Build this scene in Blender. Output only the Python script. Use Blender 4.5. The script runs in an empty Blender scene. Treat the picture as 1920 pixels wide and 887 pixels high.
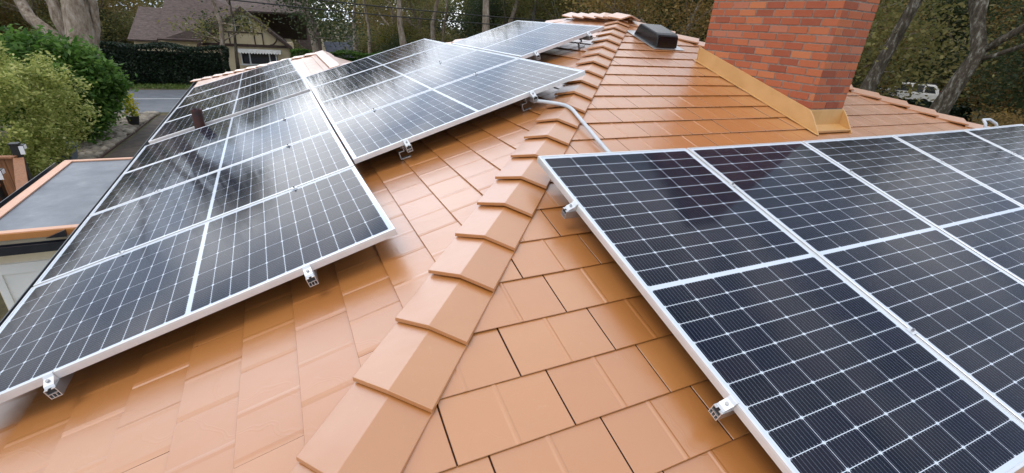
import bpy, bmesh, math, random
import numpy as np
from mathutils import Vector, Matrix
rnd = random.Random(7)
scene = bpy.context.scene
COL = scene.collection

# ------------------------------------------------------------------ camera
M = np.array([[0.9024501, -0.4262673, 0.0622898], [-0.1259859, -0.3994194, -0.9080703], [0.4119605, 0.8116405, -0.4141597]])
CAM = Vector((0.4723, -0.4723, 1.2021))
cd = bpy.data.cameras.new('camera'); cam = bpy.data.objects.new('camera', cd); COL.objects.link(cam)
cd.sensor_width = 36; cd.lens = 870.999/1920*36; cd.clip_start = 0.05; cd.clip_end = 600
mw = Matrix.Identity(4)
for i in range(3):
    mw[i][0] = M[0][i]; mw[i][1] = -M[1][i]; mw[i][2] = -M[2][i]; mw[i][3] = CAM[i]
cam.matrix_world = mw
scene.camera = cam

# ------------------------------------------------------------------ world, sun, exposure
SUN_AZ, SUN_EL = math.radians(250), math.radians(60)   # azimuth from +Y clockwise
world = bpy.data.worlds.new('World'); scene.world = world; world.use_nodes = True
nt = world.node_tree; N = nt.nodes; L = nt.links
for n in list(N): N.remove(n)
sky = N.new('ShaderNodeTexSky'); sky.sky_type = 'NISHITA'; sky.sun_disc = False
sky.sun_elevation = SUN_EL; sky.sun_rotation = SUN_AZ; sky.dust_density = 3
tc = N.new('ShaderNodeTexCoord')
mp = N.new('ShaderNodeMapping'); mp.inputs['Scale'].default_value = (1, 1, 2.6)
no = N.new('ShaderNodeTexNoise'); no.inputs['Scale'].default_value = 3.4; no.inputs['Detail'].default_value = 6; no.inputs['Roughness'].default_value = .55
cr = N.new('ShaderNodeValToRGB'); cr.color_ramp.elements[0].position = .42; cr.color_ramp.elements[1].position = .60
cr.color_ramp.elements[0].color = (.0, .0, .0, 1); cr.color_ramp.elements[1].color = (1, 1, 1, 1)
mix = N.new('ShaderNodeMix'); mix.data_type = 'RGBA'
mix.inputs['B'].default_value = (13.5, 13.7, 14.0, 1); mix.inputs['A'].default_value = (5.0, 5.9, 7.4, 1)
skymix = N.new('ShaderNodeMix'); skymix.data_type = 'RGBA'; skymix.inputs['Factor'].default_value = .8
bg = N.new('ShaderNodeBackground'); bg.inputs['Strength'].default_value = .105
out = N.new('ShaderNodeOutputWorld')
L.new(tc.outputs['Generated'], mp.inputs['Vector']); L.new(mp.outputs['Vector'], no.inputs['Vector'])
L.new(no.outputs['Fac'], cr.inputs['Fac']); L.new(cr.outputs['Color'], mix.inputs['Factor'])
L.new(sky.outputs['Color'], skymix.inputs['A']); L.new(mix.outputs['Result'], skymix.inputs['B']); 
# thin cloud glowing round the hidden sun
dt = N.new('ShaderNodeVectorMath'); dt.operation = 'DOT_PRODUCT'; dt.inputs[1].default_value = (math.sin(math.radians(-3))*math.cos(.33), math.cos(math.radians(-3))*math.cos(.33), math.sin(.33))
nv = N.new('ShaderNodeVectorMath'); nv.operation = 'NORMALIZE'; L.new(tc.outputs['Generated'], nv.inputs[0]); L.new(nv.outputs[0], dt.inputs[0])
mr = N.new('ShaderNodeMapRange'); mr.interpolation_type = 'SMOOTHSTEP'; mr.inputs['From Min'].default_value = .78; mr.inputs['From Max'].default_value = 1; mr.inputs['To Min'].default_value = 1.0; mr.inputs['To Max'].default_value = 2.1
L.new(dt.outputs['Value'], mr.inputs['Value'])
gl = N.new('ShaderNodeVectorMath'); gl.operation = 'SCALE'; L.new(skymix.outputs['Result'], gl.inputs[0]); L.new(mr.outputs[0], gl.inputs['Scale']); L.new(gl.outputs[0], bg.inputs['Color']); L.new(bg.outputs['Background'], out.inputs['Surface'])
sd = bpy.data.lights.new('sun', 'SUN'); sd.energy = 0.85; sd.angle = math.radians(28); sd.color = (1, .95, .87)
so = bpy.data.objects.new('sun', sd); COL.objects.link(so)
sv = Vector((math.sin(SUN_AZ)*math.cos(SUN_EL), math.cos(SUN_AZ)*math.cos(SUN_EL), math.sin(SUN_EL)))
so.rotation_euler = sv.to_track_quat('Z', 'Y').to_euler(); so.location = (0, 0, 30)
scene.view_settings.view_transform = 'Standard'; scene.view_settings.look = 'None'
scene.view_settings.exposure = 0.40; scene.view_settings.gamma = 1

# ------------------------------------------------------------------ material helpers
def hexc(r, g, b):
    f = lambda c: (c/255/12.92 if c/255 <= .04045 else ((c/255+.055)/1.055)**2.4)
    return (f(r), f(g), f(b), 1)
class Mat:
    def __init__(s, name, color=(.5,.5,.5,1), rough=.5, metal=0, spec=.5, coat=0, coat_rough=.1):
        s.m = bpy.data.materials.new(name); s.m.use_nodes = True
        s.t = s.m.node_tree; s.b = s.t.nodes['Principled BSDF']
        s.set('Base Color', color if len(color) == 4 else (*color, 1)); s.set('Roughness', rough); s.set('Metallic', metal)
        s.set('Specular IOR Level', spec); s.set('Coat Weight', coat); s.set('Coat Roughness', coat_rough)
    def set(s, k, v): s.b.inputs[k].default_value = v
    def n(s, typ, **kw):
        nd = s.t.nodes.new(typ)
        for k, v in kw.items():
            if k in nd.inputs: nd.inputs[k].default_value = v
            else: setattr(nd, k, v)
        return nd
    def l(s, a, b): s.t.links.new(a, b)
    def coords(s, kind='Object', scale=None):
        t = s.n('ShaderNodeTexCoord'); o = t.outputs[kind]
        if scale:
            m = s.n('ShaderNodeMapping'); m.inputs['Scale'].default_value = scale; s.l(o, m.inputs['Vector']); o = m.outputs['Vector']
        return o
    def noise(s, scale, detail=4, rough=.55, vec=None, dist=0):
        nd = s.n('ShaderNodeTexNoise'); nd.inputs['Scale'].default_value = scale; nd.inputs['Detail'].default_value = detail
        nd.inputs['Roughness'].default_value = rough; nd.inputs['Distortion'].default_value = dist
        s.l(vec if vec is not None else s.coords(), nd.inputs['Vector']); return nd.outputs['Fac']
    def ramp(s, fac, stops):
        r = s.n('ShaderNodeValToRGB'); e = r.color_ramp.elements
        while len(e) < len(stops): e.new(.5)
        for k, (p, c) in enumerate(stops): e[k].position = p; e[k].color = c if len(c) == 4 else (*c, 1)
        s.l(fac, r.inputs['Fac']); return r.outputs['Color']
    def math(s, op, a, b=None, c=None):
        m = s.n('ShaderNodeMath', operation=op)
        for i, v in enumerate((a, b, c)):
            if v is None: continue
            if isinstance(v, (int, float)): m.inputs[i].default_value = v
            else: s.l(v, m.inputs[i])
        return m.outputs[0]
    def mix(s, f, a, b, blend='MIX'):
        m = s.n('ShaderNodeMix', data_type='RGBA', blend_type=blend)
        for k, v in (('Factor', f), ('A', a), ('B', b)):
            if isinstance(v, (int, float)): m.inputs[k].default_value = v
            elif isinstance(v, tuple): m.inputs[k].default_value = v if len(v) == 4 else (*v, 1)
            else: s.l(v, m.inputs[k])
        return m.outputs['Result']
    def bump(s, h, strength=.3, dist=.01, prev=None):
        b = s.n('ShaderNodeBump'); b.inputs['Strength'].default_value = strength; b.inputs['Distance'].default_value = dist
        s.l(h, b.inputs['Height'])
        if prev is not None: s.l(prev, b.inputs['Normal'])
        return b.outputs['Normal']
    def out(s, k, v): s.l(v, s.b.inputs[k])

def noisy(name, c1, c2, scale=6, rough=.6, bump=.1, bscale=None, metal=0, spec=.5, bd=.01):
    m = Mat(name, c1, rough, metal, spec)
    m.out('Base Color', m.ramp(m.noise(scale, 5), [(.3, c1), (.7, c2)]))
    if bump: m.out('Normal', m.bump(m.noise(bscale or scale*4, 5), bump, bd))
    return m.m

# painted steel shingles
def tile_mat(name, base, base2, relief=.08):
    m = Mat(name, base, .45, 0, .6, 1.0, .31); m.set('Coat IOR', 1.95)
    v = m.coords()
    big = m.noise(1.1, 3, .5, v); fine = m.noise(9, 5, .6, v)
    at = m.n('ShaderNodeAttribute', attribute_name='rnd')
    f = m.math('ADD', m.math('MULTIPLY', big, .55), m.math('MULTIPLY', at.outputs['Fac'], .45))
    col = m.mix(m.math('MULTIPLY', f, 1.0), (*base[:3], 1), (*base2[:3], 1))
    # chalky scuffs and dust
    sc = m.ramp(m.noise(26, 6, .7, v, 1.5), [(.62, (0, 0, 0)), (.8, (1, 1, 1))])
    col = m.mix(m.math('MULTIPLY', sc, .14), col, (.72, .55, .42, 1))
    spk = m.ramp(m.noise(75, 2, .5, v), [(.77, (0, 0, 0)), (.80, (1, 1, 1))])
    col = m.mix(m.math('MULTIPLY', spk, .35), col, (.16, .07, .03, 1))
    wash = m.ramp(m.noise(1.9, 6, .68, v, .8), [(.45, (0, 0, 0)), (.8, (1, 1, 1))])
    col = m.mix(m.math('MULTIPLY', wash, .16), col, (.26, .10, .03, 1))
    m.out('Base Color', col)
    m.out('Roughness', m.math('ADD', m.math('MULTIPLY', fine, .18), .26))
    # split-slate relief: thin wandering ridges plus soft undulation
    w = m.n('ShaderNodeTexWave', wave_type='BANDS', bands_direction='DIAGONAL'); w.inputs['Scale'].default_value = 1.3
    w.inputs['Distortion'].default_value = 14; w.inputs['Detail'].default_value = 3; w.inputs['Detail Scale'].default_value = 1.6
    m.l(v, w.inputs['Vector'])
    ridge = m.ramp(w.outputs['Fac'], [(.0, (0, 0, 0)), (.93, (0, 0, 0)), (.975, (1, 1, 1)), (1, (.2, .2, .2))])
    n1 = m.bump(m.noise(3.2, 3, .5, v), .28, .02)
    n2 = m.bump(ridge, relief, .003, n1)
    n3 = m.bump(m.noise(60, 4, .6, v), .05, .003, n2)
    m.out('Normal', n3); m.l(n2, m.b.inputs['Coat Normal'])
    return m.m
TILE = tile_mat('terracotta_steel', (.42, .150, .034), (.485, .198, .054))
CAPM = tile_mat('terracotta_cap', (.42, .153, .033), (.465, .190, .050), .02)
SEAM_SHADE = Mat('seam_shade', (.055, .020, .010), .9).m  # gap shadow painted as dark brown into tile joints and lap slots
FLASH = Mat('flashing_paint', (.66, .33, .09), .36, .15, .8, .2, .25)
FLASH.out('Base Color', FLASH.ramp(FLASH.noise(5, 5), [(.3, (.56, .31, .105)), (.75, (.66, .39, .15))]))
FLASH.out('Normal', FLASH.bump(FLASH.noise(7, 3), .25, .02)); FLASH = FLASH.m

# aluminium
def alu(name, c=(.74, .76, .78), metal=.55, rough=.36):
    m = Mat(name, c, rough, metal, .5)
    v = m.coords('Object', (1, 1, 1))
    m.out('Base Color', m.ramp(m.noise(14, 5, .6, v), [(.3, tuple(x*.9 for x in c)), (.7, c)]))
    m.out('Roughness', m.math('ADD', m.math('MULTIPLY', m.noise(40, 3), .15), rough-.06))
    return m.m
ALU = alu('anodised_aluminium'); ALU2 = alu('mill_aluminium', (.66, .67, .68), .8, .32)
STEEL = Mat('bolt_steel', (.35, .35, .36), .35, 1).m
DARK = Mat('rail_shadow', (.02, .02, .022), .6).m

# solar cell sheet : UV x = 6 cells, UV y = 2 x 11 half cells
def cell_mat():
    m = Mat('solar_glass', (.01, .012, .02), .04, 0, .5)
    uv = m.n('ShaderNodeUVMap', uv_map='UVMap'); sp = m.n('ShaderNodeSeparateXYZ'); m.l(uv.outputs['UV'], sp.inputs[0])
    U, V = sp.outputs['X'], sp.outputs['Y']          # metres on the sheet
    W, H = 1.112, 2.072
    mx, my, mid = .014, .018, .022                    # margins, half of centre bar ~ mid/2
    cw = (W-2*mx)/6; ch = (H/2-my-mid/2)/11
    u = m.math('SUBTRACT', U, mx)
    Vm = m.math('ABSOLUTE', m.math('SUBTRACT', V, H/2))   # distance from the centre bar
    v = m.math('SUBTRACT', Vm, mid/2)
    fu = m.math('FRACT', m.math('DIVIDE', u, cw)); fv = m.math('FRACT', m.math('DIVIDE', v, ch))
    du = m.math('MULTIPLY', m.math('SUBTRACT', .5, m.math('ABSOLUTE', m.math('SUBTRACT', fu, .5))), cw)
    dv = m.math('MULTIPLY', m.math('SUBTRACT', .5, m.math('ABSOLUTE', m.math('SUBTRACT', fv, .5))), ch)
    def lt(a, b): return m.math('LESS_THAN', a, b)
    def mx2(a, b): return m.math('MAXIMUM', a, b)
    gap = mx2(lt(du, .00105), lt(dv, .0012))
    gap = mx2(gap, lt(m.math('ADD', du, dv), .0085))       # pseudo-square corners
    outm = mx2(mx2(lt(u, 0.0), m.math('GREATER_THAN', u, W-2*mx)), mx2(lt(v, 0.0), m.math('GREATER_THAN', v, 11*ch)))
    gap = mx2(gap, outm)
    # busbars (10 per cell) run across the half cell
    fb = m.math('FRACT', m.math('ADD', m.math('DIVIDE', u, cw/10), .5))
    bus = lt(m.math('MULTIPLY', m.math('SUBTRACT', .5, m.math('ABSOLUTE', m.math('SUBTRACT', fb, .5))), cw/10), .00048)
    tick = m.math('MULTIPLY', lt(m.math('MULTIPLY', m.math('SUBTRACT', .5, m.math('ABSOLUTE', m.math('SUBTRACT', fb, .5))), cw/10), .0011), lt(dv, .0065))
    # cell to cell shade
    cu = m.math('FLOOR', m.math('DIVIDE', u, cw)); cv = m.math('FLOOR', m.math('DIVIDE', m.math('SUBTRACT', V, my), ch))
    cx = m.n('ShaderNodeCombineXYZ'); m.l(cu, cx.inputs[0]); m.l(cv, cx.inputs[1])
    oi = m.n('ShaderNodeObjectInfo'); m.l(oi.outputs['Random'], cx.inputs[2])
    wn = m.n('ShaderNodeTexWhiteNoise', noise_dimensions='3D'); m.l(cx.outputs[0], wn.inputs['Vector'])
    cell = m.ramp(wn.outputs['Value'], [(0, (.003, .005, .013)), (.5, (.0045, .007, .018)), (1, (.008, .008, .018))])
    col = m.mix(bus, cell, (.14, .16, .21)); col = m.mix(tick, col, (.30, .33, .38)); col = m.mix(gap, col, (.55, .61, .70))
    # dust and dried rain marks
    vo = m.coords()
    dust = m.ramp(m.noise(2.2, 6, .6, vo, .6), [(.35, (0, 0, 0)), (.8, (1, 1, 1))])
    spk = m.ramp(m.noise(120, 2, .5, vo), [(.74, (0, 0, 0)), (.78, (1, 1, 1))])
    col = m.mix(m.math('MULTIPLY', dust, .02), col, (.45, .45, .44)); col = m.mix(m.math('MULTIPLY', spk, .18), col, (.5, .5, .48))
    m.out('Base Color', col)
    m.out('Roughness', m.math('ADD', m.math('MULTIPLY', dust, .07), .055))
    m.out('Normal', m.bump(m.noise(1.1, 1, .4, vo), .03, .010))
    m.set('IOR', 1.23)
    return m.m
CELL = cell_mat()
BACK = Mat('backsheet', (.16, .16, .17), .6).m
def brick_mat():
    m = Mat('brick', (.4, .1, .06), .8, 0, .3)
    at = m.n('ShaderNodeAttribute', attribute_name='rnd')
    c = m.ramp(at.outputs['Fac'], [(0, (.26, .066, .036)), (.35, (.35, .092, .043)), (.7, (.42, .122, .052)), (.92, (.49, .17, .07)), (1, (.42, .15, .085))])
    sm = m.ramp(m.noise(13, 6, .65), [(.35, (0, 0, 0)), (.75, (1, 1, 1))])
    c = m.mix(m.math('MULTIPLY', sm, .16), c, (.46, .19, .11)); 
    st = m.ramp(m.noise(30, 4, .6), [(.66, (0, 0, 0)), (.74, (1, 1, 1))])
    c = m.mix(m.math('MULTIPLY', st, .5), c, (.12, .05, .04))
    m.out('Base Color', c); m.out('Normal', m.bump(m.noise(70, 5, .6), .5, .006)); return m.m
BRICK = brick_mat()
MORTAR = noisy('mortar', (.30, .24, .19, 1), (.17, .13, .11, 1), 30, .9, .4)
VENTM = noisy('vent_plastic', (.005, .0055, .007, 1), (.007, .008, .010, 1), 3, .22, .0)
PIPEM = noisy('vent_pipe_paint', (.022, .016, .017, 1), (.07, .022, .020, 1), 9, .5, .2)
CONDM = noisy('conduit_grey', (.46, .50, .55, 1), (.54, .58, .62, 1), 12, .4, .05)
GUTM = noisy('gutter_black', (.012, .014, .02, 1), (.022, .024, .032, 1), 12, .3, .05)
CREAM = noisy('cream_render', (.62, .54, .40, 1), (.70, .62, .47, 1), 3, .85, .25, 60)
WHITE = noisy('white_paint', (.72, .73, .72, 1), (.80, .80, .79, 1), 4, .5, .1, 30)
PEACH = noisy('peach_trim', (.60, .33, .21, 1), (.68, .39, .26, 1), 4, .45, .1, 30)
ORANGE = noisy('orange_fascia', (.48, .20, .06, 1), (.56, .25, .08, 1), 4, .45, .1, 30)
WOOD = Mat('fence_cedar', (.3, .13, .05), .75); _v = WOOD.coords('Object', (9, 9, .7))
WOOD.out('Base Color', WOOD.ramp(WOOD.noise(5, 6, .6, _v), [(.3, (.16, .065, .028)), (.6, (.30, .13, .055)), (.8, (.40, .19, .085))]))
WOOD.out('Normal', WOOD.bump(WOOD.noise(6, 5, .6, _v), .4, .01)); WOOD = WOOD.m
_m = Mat('roof_membrane', (.16, .18, .21), .32, 0, .6)
_m.out('Base Color', _m.ramp(_m.noise(2.2, 7, .65), [(.3, (.10, .112, .135)), (.6, (.17, .185, .21)), (.78, (.30, .31, .33))]))
_m.out('Roughness', _m.ramp(_m.noise(1.7, 4), [(.35, (.65, .65, .65)), (.65, (.38, .38, .38))]))
_m.out('Normal', _m.bump(_m.noise(5, 4), .25, .02)); MEMB = _m.m
def bark_mat(name, a, b, c, sc=5):
    m = Mat(name, a, .9, 0, .2); v = m.coords('Object', (1, 1, .35))
    col = m.ramp(m.noise(sc, 7, .7, v), [(.32, a), (.52, b), (.66, c)])
    m.out('Base Color', col); m.out('Normal', m.bump(m.noise(13, 6, .7, v), .9, .08)); return m.m
BARK = bark_mat('bark_oak', (.045, .035, .028), (.14, .115, .09), (.30, .27, .23))
BARKP = bark_mat('bark_pale', (.13, .09, .06), (.34, .28, .22), (.50, .44, .38))
BARKL = bark_mat('bark_lichen', (.03, .024, .018), (.09, .075, .055), (.30, .29, .25), 9)
def leaf_mat(name, cols, tr=.5, rough=.55):
    m = Mat(name, cols[0], rough, 0, .35)
    at = m.n('ShaderNodeAttribute', attribute_name='rnd'); oi = m.n('ShaderNodeObjectInfo')
    f = m.math('ADD', m.math('MULTIPLY', at.outputs['Fac'], .8), m.math('MULTIPLY', oi.outputs['Random'], .2))
    k = len(cols)
    c = m.ramp(f, [(i/(k-1), cols[i]) for i in range(k)])
    m.out('Base Color', c)
    t = m.n('ShaderNodeBsdfTranslucent'); m.l(c, t.inputs['Color'])
    mx = m.n('ShaderNodeMixShader'); mx.inputs[0].default_value = tr
    m.l(m.b.outputs[0], mx.inputs[1]); m.l(t.outputs[0], mx.inputs[2])
    m.l(mx.outputs[0], m.t.nodes['Material Output'].inputs['Surface']); return m.m
LF_OAK = leaf_mat('leaf_oak', [(.07, .085, .03), (.16, .17, .058), (.28, .25, .085), (.38, .32, .14)])
LF_DARK = leaf_mat('leaf_evergreen', [(.03, .05, .022), (.062, .09, .038), (.12, .145, .06)])
LF_BROWN = leaf_mat('leaf_autumn', [(.10, .075, .03), (.22, .15, .052), (.32, .21, .07), (.26, .23, .07)])
LF_GOLD = leaf_mat('leaf_golden', [(.07, .085, .02), (.17, .16, .03), (.27, .24, .04)])
LF_GREEN = leaf_mat('leaf_bright_green', [(.022, .07, .014), (.06, .14, .024), (.12, .235, .04), (.24, .36, .09)])
LF_VAR = leaf_mat('leaf_variegated', [(.10, .15, .04), (.30, .36, .09), (.62, .62, .22), (.85, .83, .50)])
LF_HEDGE = leaf_mat('leaf_hedge', [(.008, .018, .010), (.014, .030, .014), (.028, .052, .020)], .1)
LF_GRASS = leaf_mat('leaf_grass', [(.06, .10, .02), (.10, .16, .03), (.15, .20, .05)], .2)
GROUND = Mat('leaf_litter', (.1, .08, .05), .95)
GROUND.out('Base Color', GROUND.ramp(GROUND.noise(1.4, 9, .7), [(.3, (.035, .03, .018)), (.5, (.075, .07, .03)), (.7, (.15, .11, .06))]))
GROUND.out('Normal', GROUND.bump(GROUND.noise(11, 6), .8, .05)); GROUND = GROUND.m
ASPH = Mat('asphalt', (.07, .07, .075), .6); ASPH.out('Base Color', ASPH.ramp(ASPH.noise(2, 8, .6), [(.3, (.095, .105, .12)), (.7, (.15, .16, .18))]))
ASPH.out('Normal', ASPH.bump(ASPH.noise(60, 4), .3, .01)); ASPH = ASPH.m
PATHM = noisy('driveway_asphalt', (.035, .028, .024, 1), (.085, .065, .05, 1), 3, .85, .5, 30)
LINE = noisy('road_paint', (.6, .6, .58, 1), (.75, .75, .73, 1), 8, .6, .1)
STONE = noisy('river_stone', (.10, .085, .065, 1), (.42, .37, .30, 1), 2.2, .8, .3, 30)
SHINGLE = Mat('asphalt_shingle', (.1, .085, .09), .9); _v = SHINGLE.coords('Object', (1, 1, 5))
SHINGLE.out('Base Color', SHINGLE.ramp(SHINGLE.noise(4, 8, .7, _v), [(.3, (.055, .040, .038)), (.5, (.115, .085, .078)), (.72, (.19, .15, .135))]))
SHINGLE.out('Normal', SHINGLE.bump(SHINGLE.noise(9, 5, .6, _v), .6, .04)); SHINGLE = SHINGLE.m
TIMBER = noisy('dark_timber', (.05, .03, .024, 1), (.09, .055, .045, 1), 5, .7, .2)
TUDOR = noisy('tudor_stucco', (.68, .56, .37, 1), (.76, .65, .45, 1), 2, .9, .3, 30)
GLASS = Mat('window_glass', (.012, .014, .016), .06, 0, .6).m
BLACKM = noisy('black_powder_coat', (.014, .014, .015, 1), (.022, .022, .024, 1), 10, .4, .05)
BINM = noisy('bin_plastic', (.10, .13, .17, 1), (.14, .175, .22, 1), 5, .5, .1)
LENS = Mat('lamp_lens', (.8, .82, .85), .2).m
CARW = Mat('car_paint_white', (.72, .72, .71), .25, 0, .5, .6, .05).m
RUB = Mat('rubber', (.015, .015, .015), .8).m
REDL = Mat('tail_lens', (.35, .02, .02), .2).m
WIREM = Mat('cable_black', (.012, .012, .012), .6).m
POLEM = bark_mat('pole_timber', (.08, .07, .06), (.15, .135, .12), (.22, .20, .18))
SLATEB = noisy('blue_grey_shingle', (.05, .06, .085, 1), (.09, .10, .13, 1), 3, .8, .3)

# ------------------------------------------------------------------ mesh helpers
def link(o, parent=None):
    COL.objects.link(o)
    if parent is not None: o.parent = parent
    return o
def obj(name, verts, faces, mat, parent=None, smooth=False, rndf=None, mats=None, fm=None, uv=None):
    me = bpy.data.meshes.new(name)
    off = parent_off(parent)
    if off is not None: verts = [(v[0]-off[0], v[1]-off[1], v[2]-off[2]) for v in verts]
    me.from_pydata([tuple(map(float, v)) for v in verts], [], faces)
    for mm in (mats or [mat]): me.materials.append(mm)
    if fm is not None: me.polygons.foreach_set('material_index', fm)
    if smooth: me.polygons.foreach_set('use_smooth', [True]*len(me.polygons))
    if rndf is not None:
        a = me.attributes.new('rnd', 'FLOAT', 'FACE'); a.data.foreach_set('value', np.asarray(rndf, np.float32))
    if uv is not None:
        l = me.uv_layers.new(name='UVMap'); l.data.foreach_set('uv', np.asarray(uv, np.float32).ravel())
    me.update()
    return link(bpy.data.objects.new(name, me), parent)
def parent_off(p):
    if p is None: return None
    o = Vector((0, 0, 0)); q = p
    while q is not None: o = o + q.location; q = q.parent
    return o
class MB:
    """collects shapes for one mesh (world coordinates)"""
    def __init__(s): s.v = []; s.f = []; s.r = []; s.m = []
    def add(s, v, f, r=0., m=0):
        k = len(s.v); s.v += [tuple(x) for x in v]; s.f += [tuple(i+k for i in q) for q in f]; s.r += [r]*len(f); s.m += [m]*len(f); return s
    def frame(s, O, X, Y, Z, a, b, c, r=0., m=0):   # box spanning ranges a,b,c along axes
        O, X, Y, Z = map(Vector, (O, X, Y, Z))
        v = [O+X*x+Y*y+Z*z for z in c for y in b for x in a]
        f = [(0,2,3,1),(4,5,7,6),(0,1,5,4),(2,6,7,3),(0,4,6,2),(1,3,7,5)]
        if X.cross(Y).dot(Z)*(a[1]-a[0])*(b[1]-b[0])*(c[1]-c[0]) < 0: f = [q[::-1] for q in f]
        return s.add(v, f, r, m)
    def box(s, x, y, z, r=0., m=0): return s.frame((0,0,0), (1,0,0), (0,1,0), (0,0,1), x, y, z, r, m)
    def extr(s, pts, d, r=0., m=0):                  # extrude closed 3D outline by vector d
        n = len(pts); P = [Vector(p) for p in pts]; d = Vector(d)
        nrm = Vector((0,0,0))
        for i in range(n): nrm += P[i].cross(P[(i+1) % n])
        v = P+[p+d for p in P]
        f = [tuple(range(n))[::-1], tuple(range(n, 2*n))]+[(i, (i+1) % n, (i+1) % n+n, i+n) for i in range(n)]
        if nrm.dot(d) < 0: f = [q[::-1] for q in f]
        return s.add(v, f, r, m)
    def tube(s, pts, rad, seg=10, cap=True, r=0., m=0):
        P = [Vector(p) for p in pts]; R = rad if isinstance(rad, (list, tuple)) else [rad]*len(P)
        v = []; prev = None
        for i, p in enumerate(P):
            t = (P[min(i+1, len(P)-1)]-P[max(i-1, 0)]).normalized()
            if prev is None: a = t.orthogonal().normalized()
            else: a = (prev-t*prev.dot(t)).normalized()
            prev = a; b = t.cross(a)
            for k in range(seg):
                q = 2*math.pi*k/seg; v.append(p+(a*math.cos(q)+b*math.sin(q))*R[i])
        f = [(i*seg+k, i*seg+(k+1) % seg, (i+1)*seg+(k+1) % seg, (i+1)*seg+k) for i in range(len(P)-1) for k in range(seg)]
        if cap: f += [tuple(range(seg))[::-1], tuple(range((len(P)-1)*seg, len(P)*seg))]
        return s.add(v, f, r, m)
    def build(s, name, mat, parent=None, smooth=False, mats=None, bevel=0):
        o = obj(name, s.v, s.f, mat, parent, smooth, s.r, mats, s.m if mats else None)
        if bevel:
            b = o.modifiers.new('bevel', 'BEVEL'); b.width = bevel; b.segments = 2; b.limit_method = 'ANGLE'
        return o
def thing(name, loc, label, cat, group=None):
    o = bpy.data.objects.new(name, None); o.empty_display_size = .2; COL.objects.link(o)
    o.location = loc; tag(o, label, cat, group); return o
def tag(o, label=None, cat=None, group=None, kind=None):
    if label: o['label'] = label
    if cat: o['category'] = cat
    if group: o['group'] = group
    if kind: o['kind'] = kind
    return o
def copy_tree(o, parent=None):
    c = o.copy(); COL.objects.link(c); c.parent = parent
    for ch in list(o.children): copy_tree(ch, c)
    return c

# ------------------------------------------------------------------ roof frames
aR, aL = 0.293107, 0.315648
tR, tL = math.tan(aR), math.tan(aL); G = tL/tR
D = .155                                             # panel face above the tile lips
nR = Vector((0, -math.sin(aR), math.cos(aR))); nL = Vector((-math.sin(aL), 0, math.cos(aL)))
def PR(x, s, h=0.): return Vector((x, s*math.cos(aR), s*math.sin(aR)))+nR*h     # h above panel-face plane
def PL(y, u, h=0.): return Vector((u*math.cos(aL), y, u*math.sin(aL)))+nL*h
GZ = -3.4
APX = Vector((4.60, 4.98, tL*4.60-.163)); RDG = Vector((4.70, 6.25, tL*4.70-.163))

# ------------------------------------------------------------------ setting : ground, road, drive
def sheet(name, pts, mat, z): 
    o = obj(name, [(x, y, z) for x, y in pts], [tuple(range(len(pts)))], mat); tag(o, kind='structure'); return o
sheet('ground', [(-300, -120), (300, -120), (300, 300), (-300, 300)], GROUND, GZ)
sheet('road', [(-90, 24.2), (90, 27.2), (90, 34.4), (-90, 31.2)], ASPH, GZ+.006)
tag(obj('road_marking', [(-90, 28.0, GZ+.012), (90, 31.0, GZ+.012), (90, 31.14, GZ+.012), (-90, 28.14, GZ+.012)], [(0, 1, 2, 3)], LINE), kind='structure')
sheet('driveway', [(-4.75, 14), (-4.72, 18.2), (-4.55, 21.5), (-4.45, 24.9), (-1.6, 25.0), (-1.4, 14)], PATHM, GZ+.005)
kb = MB()
ep = [(-4.86, 14), (-4.83, 18.2), (-4.66, 21.5), (-4.56, 24.7)]
for a, b in zip(ep, ep[1:]):
    d = (Vector((*b, 0))-Vector((*a, 0))); l = d.length; d.normalize()
    kb.frame((*a, GZ), d, (-d.y, d.x, 0), (0, 0, 1), (0, l), (-.02, .02), (0, .06))
tag(kb.build('driveway_kerb', TIMBER, bevel=.01), kind='structure')
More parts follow.
